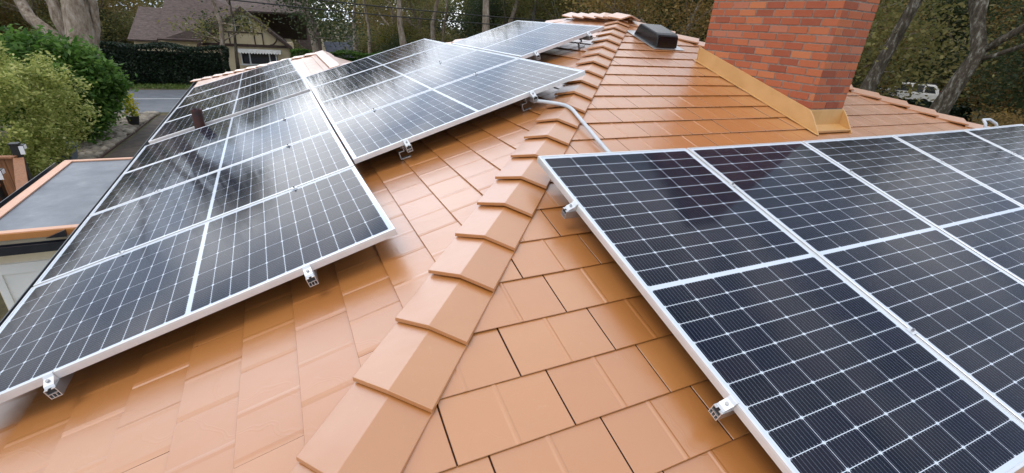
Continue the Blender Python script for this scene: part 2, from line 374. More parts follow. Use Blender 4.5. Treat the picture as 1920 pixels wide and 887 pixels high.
# ------------------------------------------------------------------ the house with the terracotta steel roof
house = thing('tiled_house', (2.0, 3.0, GZ), 'large low house with a glossy terracotta orange tiled hip roof under the solar panels', 'house')
def clipmesh(me, planes):
    bm = bmesh.new(); bm.from_mesh(me)
    for co, no in planes:
        bmesh.ops.bisect_plane(bm, geom=bm.verts[:]+bm.edges[:]+bm.faces[:], plane_co=co, plane_no=no, clear_outer=True)
    bm.to_mesh(me); bm.free()
def tiles(fn, lips, e, W, j0, ar, planes, flip, smul=1):
    vs, fs, rs, ms = [], [], [], []
    prof = [(0, -.008), (.0022, -.0075), (.0028, -.0015), (.0042, 0), (W/2-.013, 0), (W/2-.005, .0021), (W/2+.003, .0021), (W/2+.010, 0), (W-.0040, 0), (W-.0028, -.0015), (W-.0022, -.0075), (W, -.008)]
    if flip: prof = [(0, -.020), (.0004, -.0045), (.010, -.0018), (.026, 0), (W/2-.020, 0), (W/2-.004, .0015), (W/2+.004, .0012), (W/2+.014, 0), (W-.0048, 0), (W-.0036, -.0012), (W-.0032, -.020), (W, -.020)]
    for r, b0 in enumerate(lips):
        st = j0(r); k0 = math.floor((ar[0]-st)/W)-1; k1 = math.ceil((ar[1]-st)/W)+1
        for k in range(k0, k1):
            a0 = st+W*k; q = rnd.random(); t1, t2, t3 = [rnd.uniform(-.0012, .0012) for _ in range(3)]
            base = len(vs); lev = [(b0+.022, -.0054, 0), (b0+.0008, -.0050, 0), (b0, -.0018, 1), (b0+.0018, 0, 1), (b0+e*.5, -.0048, 1), (b0+e+.026, -.0105, 1)]
            for (bb, hh, w) in lev:
                for (o, dh) in prof:
                    tt = t1+(t2-t1)*o/W+t3*((bb-b0)/e)
                    vs.append(fn(a0+o, bb, hh+(dh*w if w else 0)+tt*w))
            n = len(prof)
            for i in range(len(lev)-1):
                for j in range(n-1):
                    f = (base+i*n+j, base+i*n+j+1, base+(i+1)*n+j+1, base+(i+1)*n+j)
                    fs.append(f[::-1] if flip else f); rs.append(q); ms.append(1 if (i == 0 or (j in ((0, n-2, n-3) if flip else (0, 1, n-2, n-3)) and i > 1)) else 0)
    return vs, fs, rs, ms
def roof_slope(fn, lips, e, W, j0, ar, planes, flip):
    v, f, r, ms = tiles(fn, lips, e, W, j0, ar, planes, flip)
    o = obj('roof_slope', v, f, None, house, False, r, [TILE, SEAM_SHADE], ms)
    off = Vector(house.location)
    clipmesh(o.data, [(Vector(c)-off, Vector(n)) for c, n in planes]); return o
fR = lambda a, b, h: PR(a, b, h-D)
fL = lambda a, b, h: PL(a, b, h-D)
# right slope (front) : courses face the camera
eR = .229; r0 = -7
lipsR = [.437+eR*(r0+i) for i in range(30)]
roof_slope(fR, lipsR, eR, .4245, lambda i: 1.345-.105*(r0+i+1)+.1*0, (-2, 12),
    [((0, 0, 0), (-G, 1, 0)), ((4.72, 4.98, 0), (.986, 1, 0)), ((0, -1.28, 0), (0, -1, 0))], False)
# left slope
eL = .2195; l0 = -9
lipsL = [.154+eL*(l0+i) for i in range(36)]
jL = lambda i: 1.235+.113*(l0+i)
eave_n = Vector((-1, -.029, 0))
roof_slope(fL, lipsL, eL, .457, jL, (-2.5, 9.9),
    [((0, 0, 0), (G, -1, 0)), ((4.66, 6.4, 0), (1, 0, 0)), ((4.7, 6.25, 0), (.839, 1, 0)), ((0, 8.9, 0), (0, 1, 0)), ((-1.05, 2.7, 0), eave_n)], True)
roof_slope(fL, lipsL[:24], eL, .457, jL, (8.7, 15.5),
    [((0, 8.9, 0), (0, -1, 0)), ((1.5, 12, 0), (1, 0, 0)), ((1.5, 12.1, 0), (.62, .78, 0)), ((-1.05, 2.7, 0), eave_n)], True)
zr = lambda x: tL*x-.175
for pts in ([(4.60, 4.98, zr(4.6)), (11.05, -1.28, -.565), (11.05, 12.9, -.565), (4.70, 6.25, zr(4.7))],
            [(4.70, 6.25, zr(4.7)), (11.05, 12.9, -.565), (4.3, 12.5, -.565), (1.5, 8.93, zr(1.5))],
            [(1.5, 8.93, zr(1.5)), (4.3, 12.5, -.565), (4.3, 14.6, -.565), (1.5, 12.1, zr(1.5))],
            [(1.5, 12.1, zr(1.5)), (4.3, 14.6, -.565), (-1.55, 14.6, zr(-1.55))]):
    obj('roof_slope', pts, [(0, 1, 2, 3)[:len(pts)]], TILE, house, False, [.5])

def caps(P, d, ts, pitch, wl, wr, lift=.028, name='hip_cap'):
    """folded ridge caps, lip facing down the line; P crest point at t=0, d unit vector uphill"""
    P = Vector(P); d = Vector(d).normalized(); wl = Vector(wl); wr = Vector(wr); up = Vector((0, 0, 1))
    for t in ts:
        j = rnd.uniform(-.003, .003); A = P+d*t+up*j; B = P+d*(t+pitch+.025)-up*(lift-j*.5)
        th = up*-.0175
        ed = [(A+wl), A, (A+wr), (B+wl*.97), B, (B+wr*.97)]
        m = MB(); v = ed+[p+th for p in ed]
        f = [(0, 1, 4, 3), (1, 2, 5, 4), (6, 9, 10, 7), (7, 10, 11, 8), (0, 6, 7, 1), (1, 7, 8, 2), (3, 4, 10, 9), (4, 5, 11, 10), (0, 3, 9, 6), (2, 8, 11, 5)]
        m.add(v, f, rnd.random())
        o = m.build(name, CAPM, house, bevel=.0022)
        bm = bmesh.new(); bm.from_mesh(o.data); bmesh.ops.recalc_face_normals(bm, faces=bm.faces[:]); bm.to_mesh(o.data); bm.free()
hd = Vector((1, G, tL)); hl = hd.length
st = .197*hl
caps((.668, .668*G, .668*tL-.118), hd, [st*k for k in range(-8, 20)], st, (-.093, .156, -.043), (.120, -.090, -.043))
# right hip
rh0 = Vector((11.0, 4.98-.986*(11.0-4.72), 0)); rh0.z = tR*rh0.y-.162+.05; rh1 = Vector((4.72, 4.98, tR*4.98-.162+.045))
rd = rh1-rh0; n_ = int(rd.length/.31)
caps(rh0, rd, [.31*k for k in range(n_+1)], .31, (-.105, -.11, -.045), (.11, .105, -.06))
# ridge and hidden back hip
zt = APX.z+.055
caps((4.66, 6.3, RDG.z+.06), (-.03, -1, 0), [.30*k for k in range(5)], .30, (.16, 0, -.05), (-.16, 0, -.05), name='ridge_cap')
bd = Vector((4.7, 6.25, RDG.z+.03))-Vector((1.6, 8.85, tL*1.6-.163+.03))
caps((1.6, 8.85, tL*1.6-.163+.03), bd, [.31*k for k in range(13)], .31, (-.11, -.11, -.045), (.11, .11, -.06))
caps((1.5, 12.1, tL*1.5-.163+.05), (0, -1, 0), [.36*k for k in range(9)], .36, (.17, 0, -.055), (-.17, 0, -.055), name='ridge_cap')
w0 = Vector((-1.5, 14.48, tL*-1.5-.163+.05)); w1 = Vector((1.5, 12.1, tL*1.5-.163+.05))
caps(w0, w1-w0, [.35*k for k in range(11)], .35, (-.08, -.13, -.04), (.09, .12, -.06))
# black eave gutter along the left slope and walls
m = MB()
for y0, y1 in ((-1.25, 14.6),):
    p0 = Vector((-1.095-.029*(y0-2.7), y0, 0)); p1 = Vector((-1.095-.029*(y1-2.7), y1, 0))
    for p in (p0, p1): p.z = tL*(p.x+.03)-.180
    dd = (p1-p0); l_ = dd.length; dd.normalize(); sx = Vector((1, .029, 0)).normalized()
    m.frame(p0, dd, sx, (0, 0, 1), (0, l_), (-.042, -.036), (-.06, .004)); m.frame(p0, dd, sx, (0, 0, 1), (0, l_), (.036, .042), (-.06, .0))
    m.frame(p0, dd, sx, (0, 0, 1), (0, l_), (-.036, .036), (-.06, -.054)); m.frame(p0, dd, sx, (0, 0, 1), (0, .008), (-.036, .036), (-.054, .0))
m.build('gutter', GUTM, house)
m = MB(); m.extr([(-1.64, 4.81, -.85), (-1.49, 4.81, -.85), (-1.49, 4.81, -.785)], (0, .03, 0)); m.build('gutter_end', GUTM, house)
m = MB()
wp = [(-.75, -.8), (10.5, -.8), (10.5, 12.4), (3.8, 12.4), (3.8, 14.0), (-1.1, 14.0)]
for i, (a, b) in enumerate(zip(wp, wp[1:]+wp[:1])):
    m.add([(a[0], a[1], GZ), (b[0], b[1], GZ), (b[0], b[1], -.62), (a[0], a[1], -.62)], [(0, 1, 2, 3)])
m.build('wall', CREAM, house)
# vent pipe between the two groups of panels
m = MB(); cx, cy = -.46, 6.29; zz = tL*cx-.163
m.tube([(cx, cy, zz-.02), (cx, cy, .045)], .057, 20, cap=False); m.tube([(cx, cy, .045), (cx, cy, zz)], .050, 20, cap=False)
k = len(m.v); ring = [(cx+r*math.cos(2*math.pi*i/20), cy+r*math.sin(2*math.pi*i/20), .045) for r in (.057, .050) for i in range(20)]
m.add(ring, [(i, (i+1) % 20, 20+(i+1) % 20, 20+i) for i in range(20)])
vp = m.build('vent_pipe', PIPEM, house, smooth=False)
m = MB(); m.tube([(cx, cy, zz+.0), (cx, cy, zz+.05)], [.12, .062], 20); m.build('flashing', PIPEM, vp)
# box vent near the ridge
x0, x1 = 4.445, 4.76
pr = [(4.03, 1.065), (4.03, 1.180), (4.045, 1.205), (4.075, 1.225), (4.36, 1.312), (4.385, 1.310), (4.47, 1.19)]
m = MB(); m.extr([(x0, y, z) for y, z in pr], (x1-x0, 0, 0)); rv = m.build('roof_vent', VENTM, house, bevel=.012)
m = MB()
for i in range(5):
    z = 1.09+.022*i; m.box((x0+.03, x1-.03), (4.020, 4.028), (z, z+.010))
m.build('louvre', VENTM, rv)
m = MB(); m.frame(PR(4.40, 4.13, -D+.004), (1, 0, 0), (0, math.cos(aR), math.sin(aR)), nR, (0, .46), (0, .62), (0, .004)); m.build('flashing', ALU2, rv)

# chimney : real bricks in running bond
CX0, CX1, CY0, CY1, CZ0, CZ1 = 4.80, 5.275, 2.257, 3.655, .40, 2.55
ch = MB(); mo = .0115; bh = .0682; bt = .05; RH = bh
nrow = int((CZ1-CZ0)/RH)
def brickrow(p, d, nrm, length, z, off, bl=.197):
    a = -off*bl
    while a < length-.012:
        b = a+bl; aa, bb = max(a, 0), min(b, length)
        if bb-aa > .02:
            jx = rnd.uniform(-.0018, .0018)
            la = aa+(mo/2 if aa > 0 else 0); lb = bb-(mo/2 if bb < length else 0)
            ch.frame(p, d, nrm, (0, 0, 1), (la, lb), (-.018, .0022+jx), (z+mo/2, z+RH-mo/2), min(1, max(0, rnd.gauss(.5, .27))))
        a = b
for i in range(nrow):
    z = CZ0+i*RH; o = (.5 if i % 2 else 0)
    brickrow((CX0, CY0, 0), (1, 0, 0), (0, -1, 0), CX1-CX0, z, o)
    brickrow((CX1, CY1, 0), (-1, 0, 0), (0, 1, 0), CX1-CX0, z, o)
    brickrow((CX0, CY1, 0), (0, -1, 0), (-1, 0, 0), CY1-CY0, z, .5-o+.15)
    brickrow((CX1, CY0, 0), (0, 1, 0), (1, 0, 0), CY1-CY0, z, .5-o+.15)
chim = ch.build('chimney', BRICK, house, bevel=.0025)
m = MB(); m.box((CX0+.0012, CX1-.0012), (CY0+.0012, CY1-.0012), (CZ0, CZ0+nrow*RH-.004)); m.build('mortar_core', MORTAR, chim)
m = MB(); m.box((CX0-.04, CX1+.04), (CY0-.04, CY1+.04), (CZ0+nrow*RH, CZ0+nrow*RH+.07)); m.build('crown', MORTAR, chim, bevel=.01)
zR = lambda y: tR*y-.162
m = MB(); T = .012
ya, yb = 2.20, 3.70
def sidefl(xo, sgn):
    lo, hi = [], []
    m.extr([(xo, ya-.10, zR(ya-.10)), (xo, ya, zR(ya)+.115), (xo, CY0-.01, zR(CY0)+.150), (xo, yb, zR(yb)+.150), (xo, yb, zR(yb)-.01), (xo, ya-.10, zR(ya-.1)-.01)], (sgn*T, 0, 0))
sidefl(CX0-.0045, -1); sidefl(CX1+.0045, 1)
m.box((CX0-.004, CX1+.004), (CY0-.014, CY0-.0045), (zR(CY0)-.005, zR(CY0)+.150))
# apron pan down the slope with a folded front edge
m.frame((CX0-.004, CY0-.016, zR(CY0)+.02), (1, 0, 0), (0, -math.cos(aR), -math.sin(aR)), nR, (0, CX1-CX0+.008), (0, .12), (-.012, -.006))
m.frame((CX0-.010, CY0-.016, zR(CY0)+.02), (1, 0, 0), (0, -math.cos(aR), -math.sin(aR)), nR, (0, CX1-CX0+.02), (.121, .129), (-.018, .004))
m.box((CX0-.02, CX1+.02), (yb+.001, yb+.012), (zR(yb)-.01, zR(yb)+.155))
m.frame((CX0-.0175, ya-.1, zR(ya-.1)), (0, math.cos(aR), math.sin(aR)), (-1, 0, 0), nR, (0, 1.72), (0, .022), (.001, .006))
fl = m.build('flashing', FLASH, chim, bevel=.002)

# ------------------------------------------------------------------ solar panels
WS, LS = 1.134, 2.094
def panel(c, nrm, label, group, flip):
    """c = corners (s,t): 00, 10, 11, 01 on the glass face; s short side, t long side"""
    c = [Vector(p) for p in c]; ctr = (c[0]+c[1]+c[2]+c[3])/4-nrm*.0175
    root = thing('solar_panel', ctr, label, 'solar panel', group)
    def P(s, t, h): return (c[0]*(1-s)+c[1]*s)*(1-t)+(c[3]*(1-s)+c[2]*s)*t+nrm*h
    f = .0115; fs, ft = f/WS, f/LS; k = .001
    rings = [(k*2, -.035, .022), (0, -.035, 0), (0, -.0085, 0), (.0006, -.0078, 0), (.0006, -.0062, 0), (0, -.0055, 0), (0, -.0014, 0), (.0012, 0, 0), (f-.001, 0, 0), (f, -.0028, 0)]
    m = MB(); v = []
    ins = [(.028, -.035)]+[(r[0], r[1]) for r in rings[1:]]
    for i_, h in ins:
        a, b = i_/WS, i_/LS
        v += [P(a, b, h), P(1-a, b, h), P(1-a, 1-b, h), P(a, 1-b, h)]
    fc = []
    for i in range(len(ins)-1):
        for j in range(4):
            q = (i*4+j, i*4+(j+1) % 4, (i+1)*4+(j+1) % 4, (i+1)*4+j); fc.append(q[::-1] if flip else q)
    m.add(v, fc); m.build('frame', ALU, root)
    NX, NY = 4, 8; v, fc, uv, fm = [], [], [], []
    for j in range(NY+1):
        for i in range(NX+1):
            v.append(P(fs+(1-2*fs)*i/NX, ft+(1-2*ft)*j/NY, -.0028))
    for j in range(NY+1):
        for i in range(NX+1): v.append(P(fs+(1-2*fs)*i/NX, ft+(1-2*ft)*j/NY, -.009))
    K = (NX+1)*(NY+1)
    UW, UH = 1.112, 2.072
    def U(idx): idx %= K; return ((idx % (NX+1))/NX*UW, (idx//(NX+1))/NY*UH)
    for lay in (0, 1):
        for j in range(NY):
            for i in range(NX):
                a = j*(NX+1)+i+lay*K; q = (a, a+1, a+NX+2, a+NX+1)
                if flip != (lay == 1): q = q[::-1]
                fc.append(q); fm.append(lay); uv += [U(x) for x in q]
    obj('cell_sheet', v, fc, None, root, False, None, [CELL, BACK], fm, uv)
    return root
ord_ = ['front', 'second', 'third', 'fourth', 'fifth']
# right array : 5 portrait panels side by side
XB = [1.745, 2.855, 4.030, 5.258, 6.543, 7.914]; SB = [1.860, 1.846, 1.841, 1.846, 1.860, 1.900]
RL = ['leftmost panel of the right-hand array, its near left edge beside the roof ridge caps',
      'second panel from the left in the right-hand array, mirroring the dark chimney',
      'third panel from the left in the right-hand array, below the brick chimney base',
      'fourth panel from the left in the right-hand array, right of the chimney flashing',
      'last panel at the far right end of the right-hand array']
for i in range(5):
    g_ = .009; xa, xb = XB[i]+(g_ if i else 0), XB[i+1]-(g_ if i < 4 else 0)
    sa, sb = SB[i], SB[i+1]; ln = 2.10
    panel([PR(xa, sa-ln), PR(xb, sb-ln), PR(xb, sb), PR(xa, sa)], nR, RL[i], 'solar panels in the right-hand array', False)
# left array, two groups of four
YR = [1.570, 2.691, 3.848, 5.005, 6.165, 6.405, 7.58, 8.76, 9.98, 11.25]
YL = [1.570, 2.676, 3.800, 4.935, 6.078, 6.318, 7.43, 8.62, 9.85, 11.10]
UR = [.931, .905, .893, .886, .880, .872, .860, .838, .808, .785]
UL = [-.935, -.966, -1.0, -1.03, -1.06, -1.07, -1.09, -1.112, -1.14, -1.167]
AL = ['nearest panel of the left-hand array, cut off by the lower left picture edge',
      'second panel from the camera in the left-hand array',
      'third panel from the camera in the left-hand array, mirroring a yellow patch',
      'fourth panel from the camera in the left-hand array, in front of the vent pipe',
      'fifth panel from the camera in the left-hand array, just behind the dark vent pipe',
      'sixth panel from the camera in the left-hand array, beyond the vent pipe',
      'seventh panel from the camera in the left-hand array, next to last at the far end',
      'farthest small-looking panel at the back end of the left-hand array']
for i in range(8):
    a = i if i < 4 else i+1; b = a+1
    g0 = .010 if i not in (0, 4) else 0; g1 = .010 if i not in (3, 7) else 0
    panel([PL(YL[a]+g0, UL[a]), PL(YL[b]-g1, UL[b]), PL(YR[b]-g1, UR[b]), PL(YR[a]+g0, UR[a])], nL, AL[i], 'solar panels in the left-hand array', True)
BYL = [2.823, 4.03, 5.205, 6.415, 7.625]; BYR = [2.901, 4.112, 5.28, 6.47, 7.75]; BU = [.918, .906, .898, .892, .880]; BV = [2.892, 2.893, 2.897, 2.90, 2.905]
BL = ['nearest panel of the middle array, with the grey conduit leaving its front edge',
      'second panel from the camera in the middle array, touching the front of the upper panel',
      'third panel from the camera in the middle array',
      'farthest panel of the middle array, against the trees']
for i in range(4):
    g0 = .010 if i else 0; g1 = .010 if i < 3 else 0
    panel([PL(BYL[i]+g0, BU[i]), PL(BYL[i+1]-g1, BU[i+1]), PL(BYR[i+1]-g1, BV[i+1]), PL(BYR[i]+g0, BV[i])], nL, BL[i], 'solar panels in the middle array', True)
# upper single panel, turned lengthways along the courses : short side runs up the slope
panel([PL(4.15, 2.925), PL(4.235, 4.03), PL(6.56, 4.08), PL(6.385, 2.92)], nL, 'single panel turned sideways at the top of the roof, beside the hip below the ridge', None, False)

# ------------------------------------------------------------------ rails, clamps, hooks
def rail(P0, d, side, n, length, label, group, front=.055, clamps=(), mids=(), hooks=(), endclamp=True):
    """P0 = point on the panel face plane at the panel's edge; d along the rail away from that edge"""
    P0 = Vector(P0); d = Vector(d).normalized(); side = Vector(side).normalized()
    root = thing('mounting_rail', P0-n*.056, label, 'mounting rail', group)
    m = MB(); a = (-front, length)
    for (s0, s1, h0, h1) in ((-.020, .020, -.0795, -.0765), (-.020, -.017, -.0765, -.0355), (.017, .020, -.0765, -.0355), (-.017, -.006, -.0385, -.0355), (.006, .017, -.0385, -.0355), (-.017, .017, -.0595, -.0570), (-.0075, -.0050, -.0765, -.0595), (.0050, .0075, -.0765, -.0595)):
        m.frame(P0, d, side, n, a, (s0, s1), (h0, h1))
    m.build('rail_profile', ALU2, root)
    m = MB(); m.frame(P0, d, side, n, (-front+.006, length-.006), (-.0168, .0168), (-.0565, -.0387)); m.build('channel_shade', DARK, root)  # near-black filler box painted as the shade inside the open rail channel
    if endclamp:
        m = MB(); pr = [(.009, .0006), (.009, .0042), (-.004, .0042), (-.012, -.010), (-.040, -.024), (-.046, -.0352), (-.0015, -.0352), (-.0015, .0006)]
        m.extr([P0+d*x+n*h-side*.018 for x, h in pr], side*.036); ec = m.build('end_clamp', ALU, root, bevel=.0012)
        m = MB(); q = P0-d*.024-n*.0165; ax = (n*1.0-d*.5).normalized(); m.tube([q-ax*.004, q+ax*.009], .0068, 6); m.build('bolt', STEEL, ec)
    for t in mids:
        m = MB(); q = P0+d*t
        m.frame(q, d, side, n, (-.020, .020), (-.017, .017), (.0008, .0045)); m.frame(q, d, side, n, (-.0072, .0072), (-.016, .016), (-.035, .0005))
        mc = m.build('mid_clamp', ALU, root)
        m = MB(); m.tube([q+n*.0047, q+n*.018], .0055, 6); m.build('bolt', STEEL, mc)
    for t in hooks:
        m = MB(); q = P0+d*t+side*.0205
        m.frame(q, d, side, n, (-.016, .016), (.0003, .0045), (-.105, -.045)); m.frame(q, d, side, n, (-.016, .016), (.0046, .045), (-.105, -.100)); m.frame(q, d, side, n, (-.016, .016), (.040, .045), (-.158, -.1055)); m.frame(q, d, side, n, (-.018, .018), (-.03, .0395), (-.158, -.153))
        hk = m.build('roof_hook', ALU2, root, bevel=.001)
        m = MB(); m.tube([q+side*.0046-n*.075, q+side*.02-n*.075], .008, 6); m.build('bolt', STEEL, hk)
    return root
ey = Vector((0, 1, 0)); su = Vector((math.cos(aL), 0, math.sin(aL)))
for u, lab in ((-.516, 'aluminium rail end under the lower left part of the nearest left-hand panel'), (.504, 'aluminium rail end under the front edge of the left-hand array, left of the ridge caps')):
    rail(PL(1.570, u), (0, 1, 0), -su, nL, 9.9, lab, 'rails under the left-hand array', mids=[1.113, 2.255, 3.40, 5.95, 7.13, 8.35], hooks=[.9, 2.0, 3.2])
    q = PL(6.37, u)
for u, y, lab in ((1.305, 2.838, 'lower aluminium rail with roof hook under the middle array'), (2.372, 2.880, 'upper aluminium rail under the middle array where the conduit starts')):
    rail(PL(y, u), (0, 1, 0), -su, nL, 4.85, lab, 'rails under the middle array', mids=[1.205, 2.385, 3.60], hooks=[.10, 1.3])
for u, y, lab in ((3.10, 4.163, 'lower aluminium rail under the single upper panel'), (3.80, 4.217, 'upper aluminium rail under the single panel near the ridge')):
    rail(PL(y, u), (0, 1, 0), -su, nL, 2.28, lab, 'rails under the single upper panel', hooks=[.12])
vs_ = Vector((0, math.cos(aR), math.sin(aR)))
for s_, lab in ((1.413, 'upper aluminium rail poking out of the right-hand array beside the ridge caps'), (.285, 'lower aluminium rail poking out of the right-hand array near the camera')):
    rail(PR(1.745, s_), (1, 0, 0), vs_, nR, 6.19, lab, 'rails under the right-hand array', mids=[1.110, 2.285, 3.513, 4.798], hooks=[.35, 1.5])
# conduit over the hip
m = MB()
pts = [Vector(p) for p in [(2.262, 3.02, .665), (2.290, 2.86, .668), (2.345, 2.755, .672), (2.420, 2.66, .668), (2.452, 2.58, .650), (2.440, 2.45, .612), (2.425, 2.30, .566), (2.410, 2.15, .520), (2.395, 1.98, .470), (2.38, 1.80, .416)]]
sp = []
for i in range(len(pts)-1):
    p0, p1, p2, p3 = pts[max(i-1, 0)], pts[i], pts[i+1], pts[min(i+2, len(pts)-1)]
    for k in range(5):
        t = k/5; sp.append(.5*((2*p1)+(p2-p0)*t+(2*p0-5*p1+4*p2-p3)*t*t+(3*p1-p0-3*p2+p3)*t**3))
sp.append(pts[-1]); m.tube(sp, .0140, 14)
cdt = m.build('conduit', CONDM, None, smooth=True); tag(cdt, 'grey plastic conduit crossing the ridge caps from the middle array to the right-hand array', 'conduit')
m = MB(); q = PR(7.06, 1.93, 0)
lp = [(7.03, 1.86, -.03), (7.03, 1.90, .03), (7.07, 1.95, .045), (7.20, 1.95, .045), (7.28, 1.90, .02), (7.30, 1.86, -.03)]
m.tube([PR(x, s, h) for x, s, h in lp], .014, 10); lo = m.build('conduit_loop', CONDM, None, smooth=True)
tag(lo, 'short white conduit loop behind the top edge of the right-hand array', 'conduit')
# ------------------------------------------------------------------ low flat roofed garage
gar = thing('flat_roof_garage', (-1.7, 6.1, GZ), 'low garage with a wet grey flat roof edged in peach trim left of the panels', 'garage')
FX0, FX1, FY0, FY1, FZ = -2.20, -.95, 4.88, 7.42, -.80
m = MB(); m.box((FX0+.02, FX1), (FY0+.02, FY1-.02), (FZ-.05, FZ-.006)); m.build('roof_membrane', MEMB, gar)
m = MB(); tw = .09
m.box((FX0, FX0+tw), (FY0, FY1), (FZ-.004, FZ+.012)); m.box((FX0+tw, FX1), (FY0, FY0+tw*.8), (FZ-.004, FZ+.012)); m.box((FX0+tw, FX1), (FY1-.07, FY1), (FZ-.004, FZ+.012))
m.build('edge_trim', PEACH, gar, bevel=.003)
m = MB(); m.box((FX0-.012, FX0-.001), (FY0, FY1), (FZ-.11, FZ+.004)); m.box((FX0-.012, FX1), (FY0-.012, FY0-.001), (FZ-.055, FZ+.004)); m.box((FX0, FX1), (FY1+.001, FY1+.012), (FZ-.11, FZ+.004))
m.build('fascia', ORANGE, gar)
m = MB(); m.box((FX0-.11, FX0-.02), (FY0-.05, FY1+.02), (FZ-.10, FZ-.094)); m.box((FX0-.115, FX0-.108), (FY0-.05, FY1+.02), (FZ-.093, FZ-.02)); m.box((FX0-.022, FX0-.014), (FY0-.05, FY1+.02), (FZ-.093, FZ-.02))
m.box((FX0-.2, FX1), (FY0-.13, FY0-.122), (FZ-.155, FZ-.075)); m.box((FX0-.2, FX1), (FY0-.121, FY0-.03), (FZ-.155, FZ-.147)); m.box((FX0-.2, FX1), (FY0-.029, FY0-.022), (FZ-.155, FZ-.09))
m.build('gutter', GUTM, gar)
m = MB(); m.box((FX0+.05, FX1+.6), (FY0+.06, FY1-.06), (GZ, FZ-.052)); m.build('wall', CREAM, gar)
dr = MB(); yw = FY0+.06
dr.box((-2.12, -1.22), (yw-.035, yw-.002), (GZ+.02, -1.10)); door = dr.build('door', WHITE, gar)
m = MB()
m.box((-2.12, -1.22), (yw-.052, yw-.037), (-1.20, -1.10))
for x in (-2.12, -1.83, -1.52, -1.28): m.box((x, x+.055), (yw-.052, yw-.037), (GZ+.02, -1.201))
for z in (-1.75, -2.3, -2.9): m.box((-2.065, -1.28), (yw-.046, yw-.037), (z, z+.05))
m.build('door_frame', WHITE, door)
for x0_, x1_ in ((-2.064, -1.831), (-1.774, -1.521)):
    m = MB(); m.box((x0_, x1_), (yw-.0365, yw-.0352), (-1.70, -1.202)); m.build('door_pane', WHITE, door)
m = MB(); m.box((FX0+.05, FX1), (yw-.02, yw-.001), (FZ-.30, FZ-.055)); m.build('trim_board', CREAM, gar)

# ------------------------------------------------------------------ fence with solar cap lights, bin
def fence(p, q, z, label):
    p, q = Vector((*p, 0)), Vector((*q, 0)); d = (q-p); l_ = d.length; d.normalize(); nn = Vector((d.y, -d.x, 0))
    root = thing('wooden_fence', (p+q)/2+Vector((0, 0, GZ)), label, 'fence', 'cedar fences beside the garage')
    m = MB(); n_ = int(l_/.145); w = l_/n_
    for i in range(n_):
        j = rnd.uniform(-.008, .008); m.frame(p, d, nn, (0, 0, 1), (i*w+.004, (i+1)*w-.004), (-.011+j*.4, .011+j*.4), (GZ+.04, z-.03+j), rnd.random())
    m.build('boards', WOOD, root)
    m = MB(); m.frame(p, d, nn, (0, 0, 1), (-.02, l_+.02), (-.07, .07), (z-.018, z+.018)); m.build('top_rail', WOOD, root, bevel=.004)
    m = MB(); m.frame(p, d, nn, (0, 0, 1), (0, l_), (-.052, -.014), (z-.5, z-.41)); m.frame(p, d, nn, (0, 0, 1), (0, l_), (-.052, -.014), (GZ+.3, GZ+.39)); m.build('stringer', WOOD, root)
    return root
fence((-3.88, 10.55), (-3.02, 8.1), -1.52, 'cedar board fence running towards the garage, its corner by a black post')
fence((-6.2, 10.9), (-3.95, 10.62), -1.50, 'cedar board fence at the left picture edge below the yellow-green shrub')
fence((-3.98, 9.75), (-3.62, 8.0), -1.75, 'lower cedar fence panel in front of the other, at the left edge')
for (x, y, z, lab) in ((-3.93, 10.72, -1.30, 'black lamp post with a small white lens at the fence corner'), (-3.98, 9.85, -1.50, 'black lamp post with a small white lens at the left picture edge')):
    r_ = thing('lamp_post', (x, y, GZ), lab, 'lamp post', 'black lamp posts on the fence')
    m = MB(); m.box((x-.055, x+.055), (y-.055, y+.055), (GZ, z)); m.build('post', BLACKM, r_, bevel=.004)
    m = MB(); m.box((x-.07, x+.07), (y-.07, y+.07), (z+.001, z+.03)); m.box((x+.056, x+.13), (y-.05, y+.05), (z-.09, z+.0)); m.build('lamp_housing', BLACKM, r_, bevel=.006)
    m = MB(); m.box((x+.06, x+.125), (y-.057, y-.051), (z-.17, z-.02)); m.box((x+.131, x+.136), (y-.045, y+.045), (z-.08, z-.01)); m.build('lens', LENS, r_)
bx, by = -5.62, 17.3
b_ = thing('storage_bin', (bx, by, GZ), 'blue-grey plastic bin with lid under the variegated shrub', 'bin')
m = MB(); m.add([(bx+sx*a, by+sy*b, z) for z, a, b in ((GZ+.01, .30, .24), (GZ+.55, .39, .30)) for sx, sy in ((-1, -1), (1, -1), (1, 1), (-1, 1))], [(0, 3, 2, 1), (4, 5, 6, 7), (0, 1, 5, 4), (1, 2, 6, 5), (2, 3, 7, 6), (3, 0, 4, 7)]); m.build('tub', BINM, b_, bevel=.02)
m = MB(); m.box((bx-.42, bx+.42), (by-.33, by+.33), (GZ+.551, GZ+.60)); m.box((bx-.30, bx+.30), (by-.2, by+.2), (GZ+.601, GZ+.62)); m.build('lid', BINM, b_, bevel=.012)
m = MB(); m.box((bx-.47, bx-.425), (by-.1, by+.1), (GZ+.48, GZ+.52)); m.box((bx+.425, bx+.47), (by-.1, by+.1), (GZ+.48, GZ+.52)); m.build('handle', BINM, b_)

